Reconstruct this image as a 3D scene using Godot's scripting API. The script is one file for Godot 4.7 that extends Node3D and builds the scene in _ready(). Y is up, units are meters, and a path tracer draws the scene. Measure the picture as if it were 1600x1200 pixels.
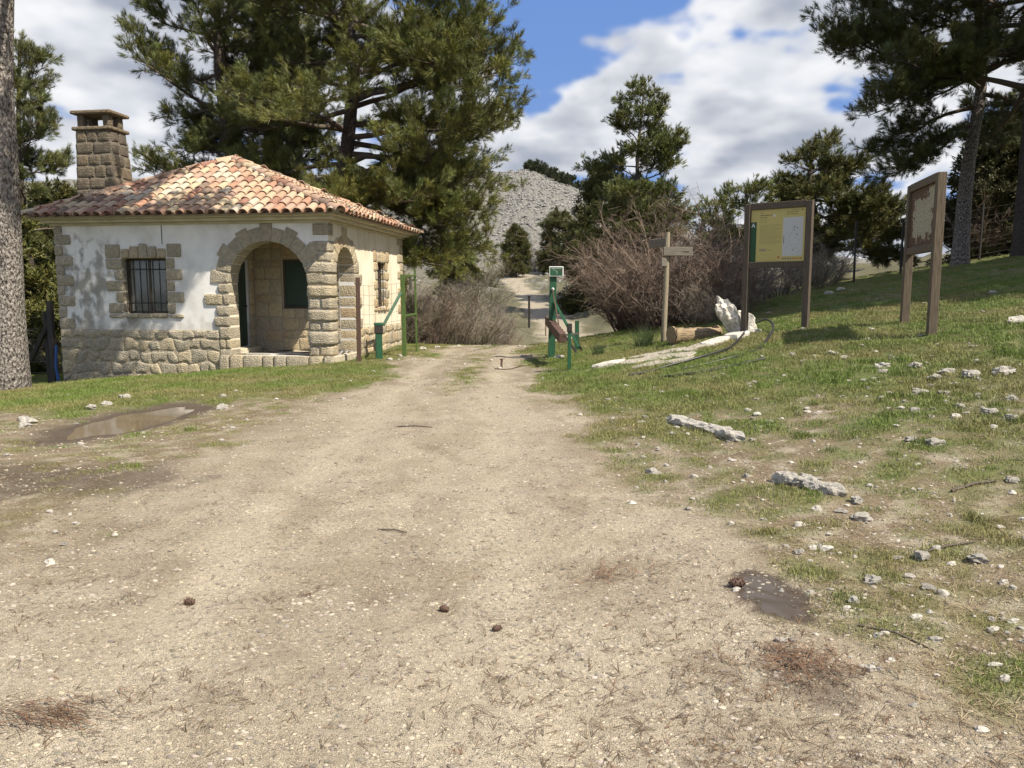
extends Node3D
# A stone forest lodge beside a gravel track, pines, notice boards and a bare hillside.

var rng := RandomNumberGenerator.new()
var nz := FastNoiseLite.new()      # smooth single octave
var nf := FastNoiseLite.new()      # fractal
var used := {}
var M := {}
var tex := {}

const XR := [-20, 1.5, 4, 1.4, 7, 1.15, 10.5, 0.7, 14, 0.4, 17, 0.3, 20, 0.3, 25, 1.3, 35, 4.6, 45, 3.5, 60, 2.5, 80, 1.0, 90, 4.2, 100, 12]
const XL := [-20, -2.9, 5, -2.9, 10.5, -2.8, 13, -2.4, 16, -2.2, 20, -1.7, 25, -1.0, 35, 1.6, 45, 1.3, 60, 0.6, 80, -1.2, 90, 1.8, 100, 9]
const BS := [-20, 0, 0, 0, 14, 0.1, 18, 0.18, 20.5, 0.2, 24, -0.05, 30, -0.9, 35, -1.1, 45, -0.1, 60, 1.1, 80, 2.9, 90, 3.9, 110, 6.5, 150, 15, 200, 26, 260, 42, 320, 46, 420, 40]
const HOUSE := Vector3(-3.7719, 0, -16.0)
const TURN := -0.1524

func _ready() -> void:
	rng.seed = 11
	nz.noise_type = FastNoiseLite.TYPE_SIMPLEX_SMOOTH
	nz.fractal_type = FastNoiseLite.FRACTAL_NONE
	nz.frequency = 1.0
	nz.seed = 5
	nf.noise_type = FastNoiseLite.TYPE_SIMPLEX_SMOOTH
	nf.fractal_octaves = 5
	nf.frequency = 1.0
	nf.seed = 9
	stage_view()
	materials()
	build_ground()
	build_hill()
	build_house()
	build_yard()
	build_signs()
	build_trees()
	build_bushes()
	build_small()

func stage_view() -> void:
	var cam := Camera3D.new()
	cam.name = "camera"
	cam.position = Vector3(0, 1.6, 0)
	cam.rotation.x = -0.118
	cam.fov = 53.05
	cam.near = 0.05
	cam.far = 2000.0
	add_child(cam)
	cam.current = true
	var sun := DirectionalLight3D.new()
	sun.name = "sun"
	sun.light_energy = 1.6
	sun.light_color = Color(1.0, 0.955, 0.88)
	sun.light_angular_distance = 0.55
	sun.shadow_enabled = true
	add_child(sun)
	sun.look_at_from_position(Vector3(0.49, 0.777, 0.39) * 50.0, Vector3.ZERO, Vector3.UP)
	var e := Environment.new()
	e.background_mode = Environment.BG_SKY
	e.sky = Sky.new()
	var pm := PanoramaSkyMaterial.new()
	pm.panorama = sky_image()
	e.sky.sky_material = pm
	e.background_energy_multiplier = 0.6
	e.tonemap_mode = Environment.TONE_MAPPER_LINEAR
	e.tonemap_exposure = 1.5
	e.sdfgi_enabled = true
	e.ssao_enabled = true
	e.ssil_enabled = true
	var w := WorldEnvironment.new()
	w.name = "surroundings"
	w.environment = e
	add_child(w)

func sky_image() -> ImageTexture:
	var w := 2048
	var h := 1024
	var im := Image.create(w, h, false, Image.FORMAT_RGBF)
	var big := FastNoiseLite.new()
	big.noise_type = FastNoiseLite.TYPE_SIMPLEX_SMOOTH
	big.fractal_octaves = 6
	big.fractal_gain = 0.52
	big.frequency = 0.95
	big.seed = 21
	var fine := FastNoiseLite.new()
	fine.noise_type = FastNoiseLite.TYPE_SIMPLEX_SMOOTH
	fine.fractal_octaves = 5
	fine.frequency = 3.1
	fine.seed = 3
	# openings of blue between the cloud banks, and denser banks (direction, spread, amount)
	var gaps := [[Vector3(-0.02, 0.41, -1), 0.11, -0.9], [Vector3(0.09, 0.38, -1), 0.12, -1.15], [Vector3(0.21, 0.42, -1), 0.08, -0.8], [Vector3(0.03, 0.24, -1), 0.05, -0.5], [Vector3(0.44, 0.2, -1), 0.05, -0.45], [Vector3(-0.5, 0.28, -1), 0.22, 0.45], [Vector3(0.40, 0.36, -1), 0.19, 0.95], [Vector3(0.1, 0.2, -1), 0.10, 0.35], [Vector3(0.3, 0.15, -1), 0.12, 0.4]]
	for g in gaps:
		g[0] = g[0].normalized()
	for j in h:
		var th := PI * (j + 0.5) / h
		var y := cos(th)
		var s := sin(th)
		var up := clampf(y, 0.0, 1.0)
		var blue := Color(0.33, 0.52, 0.90).lerp(Color(0.075, 0.215, 0.66), pow(up, 0.55))
		for i in w:
			if y < -0.02:
				im.set_pixel(i, j, Color(0.3, 0.28, 0.22))
				continue
			var ph := TAU * (i + 0.5) / w
			var d := Vector3(sin(ph) * s, y, -cos(ph) * s)
			var k := 1.0 / (up + 0.22)
			var p := Vector3(d.x * k * 1.5, up * 2.0, d.z * k * 1.5)
			var n := big.get_noise_3dv(p) * 1.25 + 0.16
			for g in gaps:
				var q: float = d.distance_squared_to(g[0]) / (g[1] * g[1])
				if q < 6.0:
					n += g[2] * exp(-q) * 0.62
			var f := fine.get_noise_3dv(p + Vector3(0, 4.0, 0))
			n += f * 0.22
			var c := clampf((n + 0.10) / 0.24, 0.0, 1.0)
			c = c * c * (3.0 - 2.0 * c)
			# thick middles of the clouds are grey, their rims and puffs white
			var thick := clampf((n - 0.14) * 0.9 + (fine.get_noise_3dv(p * 0.6 + Vector3(9, 4.0, 2)) * 1.3), 0.0, 1.0)
			var puff := clampf(0.5 + f * 1.2, 0.0, 1.0)
			var white := Color(0.80, 0.83, 0.89).lerp(Color(1.1, 1.1, 1.11), puff)
			var grey := Color(0.47, 0.51, 0.60)
			var col := blue.lerp(white.lerp(grey, thick), c * 0.97)
			im.set_pixel(i, j, col)
	return ImageTexture.create_from_image(im)

# ---------------------------------------------------------------- helpers
func numbered(called: String) -> String:
	if not used.has(called):
		used[called] = 0
		return called
	used[called] += 1
	return "%s_%03d" % [called, used[called]]

func tag(o: Node, label: String, category := "", group := "", kind := "") -> Node:
	if label != "": o.set_meta("label", label)
	if category != "": o.set_meta("category", category)
	if group != "": o.set_meta("group", group)
	if kind != "": o.set_meta("kind", kind)
	return o

func thing(called: String, label: String, category: String, at := Vector3.ZERO, turn := 0.0, group := "") -> Node3D:
	var o := Node3D.new()
	o.name = numbered(called)
	add_child(o)
	o.position = at
	o.rotation.y = turn
	tag(o, label, category, group)
	return o

func part(parent: Node, called: String, mesh: Mesh, m: Material, xf := Transform3D()) -> MeshInstance3D:
	var o := MeshInstance3D.new()
	o.mesh = mesh
	o.material_override = m
	o.transform = xf
	if parent == self:
		o.name = numbered(called)
		add_child(o)
	else:
		o.name = called
		parent.add_child(o, true)
	return o

func many(parent: Node, called: String, mesh: Mesh, m: Material, xfs: Array, cols: Array) -> MultiMeshInstance3D:
	var mm := MultiMesh.new()
	mm.transform_format = MultiMesh.TRANSFORM_3D
	mm.use_colors = not cols.is_empty()
	mm.mesh = mesh
	mm.instance_count = xfs.size()
	for i in xfs.size():
		mm.set_instance_transform(i, xfs[i])
		if cols.size(): mm.set_instance_color(i, cols[i])
	var o := MultiMeshInstance3D.new()
	o.multimesh = mm
	o.material_override = m
	if parent == self:
		o.name = numbered(called)
		add_child(o)
	else:
		o.name = called
		parent.add_child(o, true)
	return o

class MB:
	var v := PackedVector3Array()
	var c := PackedColorArray()
	var ix := PackedInt32Array()
	func vert(p: Vector3) -> int:
		v.append(p)
		return v.size() - 1
	func cvert(p: Vector3, col: Color) -> int:
		v.append(p)
		c.append(col)
		return v.size() - 1
	func tri(a: int, b: int, d: int) -> void:
		ix.append(a); ix.append(b); ix.append(d)
	func quad(a: int, b: int, d: int, e: int) -> void:
		ix.append(a); ix.append(b); ix.append(d)
		ix.append(a); ix.append(d); ix.append(e)
	func box(a: Vector3, b: Vector3, ch := 0.0) -> void:
		# box between two corners with chamfered edges
		var lo := Vector3(minf(a.x, b.x), minf(a.y, b.y), minf(a.z, b.z))
		var hi := Vector3(maxf(a.x, b.x), maxf(a.y, b.y), maxf(a.z, b.z))
		obox(Transform3D(Basis(), (lo + hi) / 2), hi - lo, ch)
	func obox(t: Transform3D, size: Vector3, ch := 0.0) -> void:
		var h := size / 2
		ch = minf(ch, minf(h.x, minf(h.y, h.z)) * 0.9)
		if ch <= 0.0:
			var b := v.size()
			for k in 8:
				v.append(t * Vector3(h.x if k & 1 else -h.x, h.y if k & 2 else -h.y, h.z if k & 4 else -h.z))
			for f in [[0, 1, 3, 2], [5, 4, 6, 7], [4, 0, 2, 6], [1, 5, 7, 3], [2, 3, 7, 6], [4, 5, 1, 0]]:
				quad(b + f[0], b + f[2 - 1], b + f[2], b + f[3])
			return
		var b0 := v.size()
		# three points per corner, one on each face
		for k in 8:
			var s := Vector3(1 if k & 1 else -1, 1 if k & 2 else -1, 1 if k & 4 else -1)
			v.append(t * (s * (h - Vector3(0, ch, ch))))
			v.append(t * (s * (h - Vector3(ch, 0, ch))))
			v.append(t * (s * (h - Vector3(ch, ch, 0))))
		var P := func(k: int, ax: int) -> int: return b0 + k * 3 + ax
		for f in [[0, 0, 2, 6, 4], [0, 1, 3, 7, 5], [1, 0, 1, 5, 4], [1, 2, 3, 7, 6], [2, 0, 1, 3, 2], [2, 4, 5, 7, 6]]:
			quad(P.call(f[1], f[0]), P.call(f[2], f[0]), P.call(f[3], f[0]), P.call(f[4], f[0]))
		for ed in [[0, 1, 1, 2], [2, 3, 1, 2], [4, 5, 1, 2], [6, 7, 1, 2], [0, 2, 0, 2], [1, 3, 0, 2], [4, 6, 0, 2], [5, 7, 0, 2], [0, 4, 0, 1], [1, 5, 0, 1], [2, 6, 0, 1], [3, 7, 0, 1]]:
			quad(P.call(ed[0], ed[2]), P.call(ed[1], ed[2]), P.call(ed[1], ed[3]), P.call(ed[0], ed[3]))
		for k in 8:
			tri(P.call(k, 0), P.call(k, 1), P.call(k, 2))
	func tube(pts: Array, rads: Array, sides := 8, cap := true, rough := 0.0, seed_ := 0) -> void:
		var n := pts.size()
		var r := RandomNumberGenerator.new()
		r.seed = seed_ + 77
		var b0 := v.size()
		var side := Vector3.ZERO
		for i in n:
			var tg: Vector3 = (pts[mini(i + 1, n - 1)] - pts[maxi(i - 1, 0)]).normalized()
			if i == 0:
				side = tg.cross(Vector3.UP if absf(tg.y) < 0.9 else Vector3.RIGHT).normalized()
			else:
				side = (side - tg * side.dot(tg)).normalized()
			var oth := side.cross(tg)
			for k in sides:
				var a := TAU * k / sides
				var rr: float = rads[i] * (1.0 + (r.randf_range(-rough, rough) if rough > 0.0 else 0.0))
				v.append(pts[i] + (side * cos(a) + oth * sin(a)) * rr)
		for i in n - 1:
			for k in sides:
				var k2 := (k + 1) % sides
				quad(b0 + i * sides + k, b0 + i * sides + k2, b0 + (i + 1) * sides + k2, b0 + (i + 1) * sides + k)
		if cap:
			var a0 := v.size()
			v.append(pts[0]); v.append(pts[n - 1])
			for k in sides:
				var k2 := (k + 1) % sides
				tri(a0, b0 + k2, b0 + k)
				tri(a0 + 1, b0 + (n - 1) * sides + k, b0 + (n - 1) * sides + k2)
	func mesh(smooth := false) -> ArrayMesh:
		var arr := []
		arr.resize(Mesh.ARRAY_MAX)
		arr[Mesh.ARRAY_VERTEX] = v
		arr[Mesh.ARRAY_INDEX] = ix
		if c.size() == v.size() and c.size() > 0:
			arr[Mesh.ARRAY_COLOR] = c
		if smooth:
			var nn := PackedVector3Array()
			nn.resize(v.size())
			for t in range(0, ix.size(), 3):
				var a := ix[t]
				var b := ix[t + 1]
				var d := ix[t + 2]
				var q := (v[d] - v[a]).cross(v[b] - v[a])
				nn[a] += q
				nn[b] += q
				nn[d] += q
			for i in nn.size():
				nn[i] = nn[i].normalized() if nn[i].length_squared() > 1e-20 else Vector3.UP
			arr[Mesh.ARRAY_NORMAL] = nn
		var m := ArrayMesh.new()
		m.add_surface_from_arrays(Mesh.PRIMITIVE_TRIANGLES, arr)
		return m

func lin(r: float, g: float, b: float) -> Color:
	return Color(r, g, b).linear_to_srgb()

func table(t: Array, d: float) -> float:
	if d <= t[0]: return t[1]
	for i in range(2, t.size(), 2):
		if d <= t[i]:
			return lerpf(t[i - 1], t[i + 1], (d - t[i - 2]) / float(t[i] - t[i - 2]))
	return t[t.size() - 1]

func height(x: float, d: float) -> float:
	var b := table(BS, d)
	var h := b
	if d > 90.0:
		b = 3.9 + (b - 3.9) * maxf(0.05, 1.0 - 0.0105 * maxf(0.0, x - 5.0))
		h = b
	var u := x - table(XR, d)
	if u > 0.0:
		var r := 0.17 * (0.5 + 0.5 * smoothstep(2.0, 9.0, d)) * u * u / (u + 0.4)
		if r > 3.2: r = 3.2 + (r - 3.2) * 0.2
		var t := smoothstep(1.5, 6.0, u) * (1.0 - smoothstep(32.0, 70.0, d))
		h = lerpf(b, 0.013 * d, t) + r * (1.0 - smoothstep(40.0, 90.0, d))
	var w := table(XL, d) - x - 1.2
	if w > 0.0:
		var s := 0.01 + 0.03 * smoothstep(6.0, 13.0, d) + 0.05 * smoothstep(13.0, 17.0, d)
		h -= s * w * w / (w + 0.8) * (1.0 - 0.75 * smoothstep(9.0, 20.0, w))
	var far := smoothstep(22.0, 60.0, d)
	if far > 0.0:
		far *= 1.0 - 0.93 * smoothstep(-2.0, 0.3, minf(x - table(XL, d), table(XR, d) - x)) * (1.0 - smoothstep(90.0, 100.0, d))
	h += nz.get_noise_2d(x * 0.45, d * 0.45) * lerpf(0.035, 0.5, far) + nz.get_noise_2d(x * 1.9 + 40.0, d * 1.9) * lerpf(0.012, 0.1, far) + nz.get_noise_2d(x * 7.0, d * 7.0 + 90.0) * 0.004
	if d < 22.0:
		var mid := (table(XL, d) + table(XR, d)) / 2.0
		h -= 0.022 * exp(-pow((absf(x - mid) - 0.78) / 0.24, 2.0)) * smoothstep(3.0, 9.0, d)
	# the hollow that holds the puddle, and a shallower one by the near verge
	var q := puddle_q(x, d)
	if q < 2.2:
		h = lerpf(h, 0.0 + 0.03 * (q - 1.0), 1.0 - smoothstep(1.2, 2.2, q))
	var q2 := damp_q(x, d)
	if q2 < 2.0:
		h -= 0.012 * (1.0 - smoothstep(0.3, 2.0, q2))
	return h

func puddle_q(x: float, d: float) -> float:
	# below 1 inside the puddle, which lies askew to the track
	var p := Vector2(x + 4.75, d - 9.55).rotated(0.1)
	return sqrt(p.x * p.x / 0.25 + p.y * p.y / 1.55) + nz.get_noise_2d(x * 2.3, d * 1.6) * 0.16

func damp_q(x: float, d: float) -> float:
	var p := Vector2(x - 1.34, d - 3.84).rotated(0.08)
	return sqrt(p.x * p.x / 0.031 + p.y * p.y / 0.14) + nz.get_noise_2d(x * 5.0, d * 5.0 + 7.0) * 0.22

func on_ground(x: float, z: float) -> Vector3:
	return Vector3(x, height(x, -z), z)

func road(x: float, d: float) -> float:
	var e := minf(x - table(XL, d), table(XR, d) - x)
	e += nf.get_noise_2d(x * 0.55, d * 0.4) * 0.75
	return smoothstep(-0.42, 0.32, e) * (1.0 - smoothstep(92.0, 97.0, d))

func grass(x: float, d: float) -> float:
	var r := road(x, d)
	var n := nf.get_noise_2d(x * 0.8 + 31.0, d * 0.8) * 0.7 + nf.get_noise_2d(x * 2.6 + 11.0, d * 2.6) * lerpf(0.95, 0.35, smoothstep(7.0, 13.0, d))
	var m := nf.get_noise_2d(x * 0.25, d * 0.25 + 77.0)
	var g: float
	if x > -0.5:
		g = lerpf(0.18, 1.2, smoothstep(5.0, 10.0, d + m * 4.0)) + n * lerpf(0.95, 0.6, smoothstep(8.0, 11.0, d))
		if d < 5.0 and x > 1.9: g += 0.16
	else:
		g = lerpf(0.10, 0.98, smoothstep(9.6, 11.6, d + m * 2.0 - (x + 4.5) * 0.35)) + n * 0.75
		g *= smoothstep(1.0, 1.7, puddle_q(x, d))
	if d > 24.0: g = lerpf(g, 0.45 + n, smoothstep(24.0, 40.0, d))
	g = clampf(g, 0.0, 1.0) * (1.0 - r)
	# a thin green strip between the wheel tracks near the crest
	if d > 10.0 and d < 21.0:
		var mid := (table(XL, d) + table(XR, d)) / 2.0 + 0.1
		g = maxf(g, clampf(0.42 + n * 1.3, 0.0, 0.6) * exp(-pow((x - mid) / 0.33, 2.0)) * smoothstep(10.5, 13.0, d))
	return clampf(g, 0.0, 1.0)

func ground_colour(x: float, d: float) -> Color:
	var r := road(x, d)
	var g := grass(x, d)
	var n1 := nf.get_noise_2d(x * 0.5 + 5.0, d * 0.5)
	var n2 := nf.get_noise_2d(x * 2.2, d * 2.2 + 15.0)
	var n3 := nz.get_noise_2d(x * 11.0, d * 11.0)
	var tan := Color(0.375, 0.33, 0.258).lerp(Color(0.28, 0.238, 0.177), clampf(0.40 + n1 * 0.9 + n2 * 0.55 + n3 * 0.12, 0.0, 1.0))
	# two compacted wheel strips, paler than the loose stuff between them
	var mid := (table(XL, d) + table(XR, d)) / 2.0
	var strip := exp(-pow((absf(x - mid + nz.get_noise_2d(d * 0.3, 4.0) * 0.2) - 0.78) / 0.26, 2.0))
	if d < 9.0: tan = tan.lerp(Color(0.25, 0.21, 0.155), (1.0 - strip) * 0.35 * smoothstep(2.0, 5.0, d) * clampf(0.6 + n2, 0.0, 1.0))
	tan = tan.lerp(Color(0.42, 0.37, 0.29), strip * clampf(0.55 + n1 * 0.8, 0.0, 0.85))
	if d > 9.0: tan = tan.lerp(Color(0.20, 0.165, 0.115), (1.0 - strip) * smoothstep(9.0, 14.0, d) * clampf(0.35 + n2 * 1.2, 0.0, 0.7))
	# darker mud smears along the wheel tracks
	var smear := smoothstep(0.22, 0.5, nf.get_noise_2d(x * 1.3 + 60.0, d * 0.7))
	tan = tan.lerp(Color(0.165, 0.125, 0.082), smear * 0.38)
	var soil := Color(0.25, 0.20, 0.135).lerp(Color(0.165, 0.125, 0.08), clampf(0.5 + n2 * 0.9, 0.0, 1.0))
	soil = soil.lerp(Color(0.40, 0.36, 0.285), smoothstep(0.02, 0.4, nf.get_noise_2d(x * 3.1 + 9.0, d * 3.1)) * 0.75)
	var turf := Color(0.11, 0.145, 0.036).lerp(Color(0.175, 0.165, 0.066), clampf(0.4 + n2 * 1.1 + n1 * 0.5, 0.0, 1.0))
	var c := soil.lerp(turf, g).lerp(tan, r)
	if d > 24.0:
		var rocky := smoothstep(-0.05, 0.3, nf.get_noise_2d(x * 0.22, d * 0.22)) * (1.0 - r)
		var wild := Color(0.12, 0.115, 0.065).lerp(Color(0.19, 0.187, 0.172), maxf(rocky, smoothstep(75.0, 120.0, d)) * smoothstep(24.0, 90.0, d))
		c = c.lerp(wild.lerp(Color(0.36, 0.32, 0.25), r), smoothstep(24.0, 40.0, d))
	# wet mud round the two puddles
	var wet := (1.0 - smoothstep(1.0, 1.75, puddle_q(x, d))) * 0.9
	wet = maxf(wet, (1.0 - smoothstep(0.95, 1.12, damp_q(x, d))) * 0.95)
	wet = maxf(wet, (1.0 - smoothstep(0.7, 1.3, Vector2((x + 4.3) / 1.5, (d - 6.3) / 0.6).length() + n2 * 0.7)) * 0.7)
	wet = maxf(wet, (1.0 - smoothstep(0.6, 1.2, Vector2((x - 1.22) / 0.16, (d - 2.95) / 0.24).length() + n2 * 0.5)) * 0.55)
	c = c.lerp(Color(0.072, 0.053, 0.038), wet)
	return c

# ---------------------------------------------------------------- materials
func ntex(cols: Array, freq: float, oct := 4, seed_ := 1, type := FastNoiseLite.TYPE_SIMPLEX_SMOOTH, size := 512, offs := []) -> NoiseTexture2D:
	var f := FastNoiseLite.new()
	f.noise_type = type
	f.frequency = freq
	f.fractal_octaves = oct
	f.seed = seed_
	if type == FastNoiseLite.TYPE_CELLULAR:
		f.cellular_return_type = FastNoiseLite.RETURN_DISTANCE2_SUB
	var t := NoiseTexture2D.new()
	t.width = size
	t.height = size
	t.seamless = true
	t.noise = f
	var g := Gradient.new()
	var o := PackedFloat32Array()
	var c := PackedColorArray()
	for i in cols.size():
		o.append(offs[i] if offs.size() else i / float(cols.size() - 1))
		c.append(cols[i])
	g.offsets = o
	g.colors = c
	t.color_ramp = g
	return t

func surf(key: String, albedo: Color, rough: float, metal := 0.0) -> StandardMaterial3D:
	var m := StandardMaterial3D.new()
	m.resource_name = key
	m.albedo_color = albedo
	m.roughness = rough
	m.metallic = metal
	M[key] = m
	return m

func worn(key: String, a: Color, b: Color, rough: float, freq: float, per_metre: Vector3, relief: float, relief_tex: String, oct := 5, seed_ := 1) -> StandardMaterial3D:
	# two linear colours mixed by noise on three planes, with fine relief in centimetres
	var m := surf(key, Color.WHITE, rough)
	m.albedo_texture = ntex([a.linear_to_srgb(), a.lerp(b, 0.45).linear_to_srgb(), b.linear_to_srgb()], freq, oct, seed_)
	m.uv1_triplanar = true
	m.uv1_scale = per_metre
	if relief > 0.0:
		m.heightmap_enabled = true
		m.heightmap_texture = tex[relief_tex]
		m.heightmap_scale = relief
	return m

func materials() -> void:
	tex.grain = ntex([Color.BLACK, Color.WHITE], 0.02, 5, 4)
	tex.pits = ntex([Color.BLACK, Color(0.7, 0.7, 0.7), Color.WHITE], 0.035, 4, 8, FastNoiseLite.TYPE_SIMPLEX_SMOOTH, 512, [0.25, 0.5, 0.8])
	tex.crack = ntex([Color.BLACK, Color(0.75, 0.75, 0.75), Color.WHITE], 0.03, 3, 12, FastNoiseLite.TYPE_CELLULAR, 512, [0.0, 0.25, 1.0])
	# building stone, sawn and weathered
	var tones := [[Color(0.46, 0.41, 0.31), Color(0.30, 0.26, 0.19)], [Color(0.52, 0.455, 0.325), Color(0.35, 0.295, 0.20)], [Color(0.43, 0.39, 0.305), Color(0.27, 0.24, 0.18)], [Color(0.57, 0.48, 0.32), Color(0.39, 0.31, 0.195)], [Color(0.50, 0.45, 0.35), Color(0.32, 0.28, 0.21)], [Color(0.52, 0.41, 0.265), Color(0.35, 0.26, 0.165)]]
	for i in tones.size():
		worn("stone%d" % i, tones[i][0], tones[i][1], 0.9, 0.012, Vector3(1.3, 1.3, 1.3), 1.6, "pits", 5, 30 + i)
	var greys := [[Color(0.215, 0.18, 0.13), Color(0.095, 0.08, 0.058)], [Color(0.165, 0.14, 0.11), Color(0.08, 0.068, 0.053)], [Color(0.26, 0.21, 0.145), Color(0.115, 0.092, 0.062)]]
	for i in greys.size():
		worn("chimney%d" % i, greys[i][0], greys[i][1], 0.95, 0.012, Vector3(1.3, 1.3, 1.3), 1.6, "pits", 5, 60 + i)
	worn("mortar", Color(0.42, 0.37, 0.28), Color(0.26, 0.22, 0.16), 0.95, 0.02, Vector3.ONE, 0.6, "pits", 4, 41)
	worn("sooty_mortar", Color(0.22, 0.2, 0.16), Color(0.13, 0.115, 0.09), 0.95, 0.02, Vector3.ONE, 0.6, "pits", 4, 42)
	worn("cream", Color(0.60, 0.55, 0.42), Color(0.42, 0.37, 0.26), 0.9, 0.008, Vector3(0.5, 0.5, 0.5), 0.2, "grain", 5, 43)
	worn("slab_stone", Color(0.56, 0.50, 0.39), Color(0.36, 0.31, 0.22), 0.9, 0.012, Vector3(0.8, 0.8, 0.8), 0.6, "pits", 5, 44)
	# roof tiles
	var clay := [[Color(0.46, 0.265, 0.175), Color(0.27, 0.145, 0.098)], [Color(0.55, 0.42, 0.295), Color(0.36, 0.25, 0.17)], [Color(0.35, 0.19, 0.135), Color(0.20, 0.105, 0.077)], [Color(0.56, 0.47, 0.325), Color(0.36, 0.285, 0.185)], [Color(0.48, 0.335, 0.25), Color(0.29, 0.19, 0.14)], [Color(0.26, 0.19, 0.145), Color(0.13, 0.095, 0.073)], [Color(0.60, 0.54, 0.44), Color(0.31, 0.26, 0.195)], [Color(0.50, 0.32, 0.22), Color(0.31, 0.185, 0.125)]]
	for i in clay.size():
		worn("clay%d" % i, clay[i][0], clay[i][1], 0.85, 0.016, Vector3(1.7, 1.7, 1.7), 0.15, "grain", 5, 70 + i)
	worn("channel", Color(0.34, 0.19, 0.115), Color(0.16, 0.10, 0.065), 0.92, 0.02, Vector3(1.1, 1.1, 1.1), 0.3, "grain", 5, 81)
	M.plaster = plaster_material()
	surf("door_and_dark_opening", lin(0.022, 0.045, 0.03), 0.55)  # door green, also the painted darkness of the porch window opening
	surf("frame_wood", lin(0.07, 0.05, 0.034), 0.6)
	surf("iron", lin(0.03, 0.028, 0.026), 0.6, 0.3)
	var gl := surf("glass", Color(0.8, 0.85, 0.84, 0.1), 0.05)
	gl.transparency = BaseMaterial3D.TRANSPARENCY_ALPHA
	# metalwork and timber of the yard
	worn("green_paint", Color(0.02, 0.10, 0.045), Color(0.011, 0.055, 0.026), 0.5, 0.02, Vector3(1.5, 0.5, 1.5), 0.0, "grain", 5, 91)
	worn("pale_green_paint", Color(0.09, 0.15, 0.03), Color(0.04, 0.075, 0.018), 0.55, 0.02, Vector3(1.5, 0.5, 1.5), 0.0, "grain", 5, 92)
	worn("rust", Color(0.12, 0.07, 0.05), Color(0.05, 0.03, 0.022), 0.8, 0.02, Vector3(1.5, 1.5, 1.5), 0.1, "grain", 5, 93)
	worn("black_steel", Color(0.03, 0.026, 0.022), Color(0.015, 0.013, 0.012), 0.6, 0.02, Vector3.ONE, 0.0, "grain", 4, 94)
	worn("timber", Color(0.155, 0.12, 0.083), Color(0.07, 0.053, 0.035), 0.85, 0.03, Vector3(2.4, 0.22, 2.4), 0.35, "grain", 5, 95)
	worn("dark_timber", Color(0.115, 0.09, 0.066), Color(0.05, 0.037, 0.027), 0.78, 0.03, Vector3(2.4, 0.22, 2.4), 0.3, "grain", 5, 96)
	worn("grey_timber", Color(0.36, 0.315, 0.225), Color(0.18, 0.15, 0.10), 0.9, 0.03, Vector3(2.6, 0.2, 2.6), 0.5, "grain", 5, 97)
	worn("grey_board", Color(0.20, 0.18, 0.15), Color(0.10, 0.09, 0.075), 0.9, 0.03, Vector3(0.3, 3.0, 3.0), 0.4, "grain", 5, 98)
	worn("log_wood", Color(0.42, 0.32, 0.20), Color(0.13, 0.095, 0.06), 0.9, 0.02, Vector3(0.35, 2.0, 2.0), 1.0, "pits", 5, 99)
	surf("white_paint", lin(0.75, 0.76, 0.74), 0.5)
	surf("blue_plastic", lin(0.02, 0.075, 0.27), 0.5)
	surf("hose_black", lin(0.02, 0.02, 0.022), 0.45)
	surf("wire", lin(0.09, 0.085, 0.075), 0.5, 0.4)
	# bark: long plates with dark cracks
	var b := worn("bark", Color(0.30, 0.265, 0.225), Color(0.075, 0.058, 0.046), 0.95, 0.02, Vector3(1.7, 0.6, 1.7), 4.0, "pits", 5, 101)
	b.albedo_texture = ntex([Color(0.05, 0.04, 0.034).linear_to_srgb(), Color(0.22, 0.195, 0.175).linear_to_srgb(), Color(0.40, 0.37, 0.34).linear_to_srgb()], 0.03, 4, 102, FastNoiseLite.TYPE_SIMPLEX_SMOOTH, 512, [0.3, 0.46, 0.72])
	worn("dark_bark", Color(0.12, 0.10, 0.085), Color(0.04, 0.032, 0.027), 0.95, 0.025, Vector3(1.4, 0.5, 1.4), 3.0, "pits", 5, 103)
	worn("limb_bark", Color(0.16, 0.13, 0.105), Color(0.06, 0.048, 0.038), 0.95, 0.025, Vector3(2.0, 2.0, 2.0), 0.6, "pits", 5, 104)
	for k in ["needles", "leaf_green", "grass_blade", "litter", "pebble_stone", "twig"]:
		var m := surf(k, Color.WHITE, 0.7 if k != "grass_blade" else 0.6)
		m.vertex_color_use_as_albedo = true
		m.cull_mode = BaseMaterial3D.CULL_DISABLED
	M.needles.backlight = Color(0.3, 0.3, 0.3)
	M.leaf_green.backlight = Color(0.25, 0.25, 0.25)
	M.grass_blade.backlight = Color(0.35, 0.35, 0.35)
	M.needles.roughness = 0.55
	# pale limestone
	var li := worn("limestone", Color(0.66, 0.63, 0.565), Color(0.27, 0.25, 0.215), 0.92, 0.014, Vector3(1.6, 1.6, 1.6), 0.9, "pits", 5, 111)
	li.albedo_texture = ntex([Color(0.25, 0.23, 0.19).linear_to_srgb(), Color(0.56, 0.53, 0.465).linear_to_srgb(), Color(0.70, 0.67, 0.605).linear_to_srgb()], 0.014, 5, 111, FastNoiseLite.TYPE_SIMPLEX_SMOOTH, 512, [0.18, 0.42, 0.62])
	worn("flagstone", Color(0.50, 0.46, 0.39), Color(0.26, 0.23, 0.18), 0.9, 0.02, Vector3(1.1, 1.1, 1.1), 1.2, "pits", 5, 112)
	# water standing over mud
	var wa := surf("muddy_water", lin(0.20, 0.155, 0.095), 0.04)
	wa.metallic_specular = 0.6
	var wb := surf("mud_film", lin(0.07, 0.054, 0.042), 0.26)
	wb.metallic_specular = 0.5
	gravel()

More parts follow.
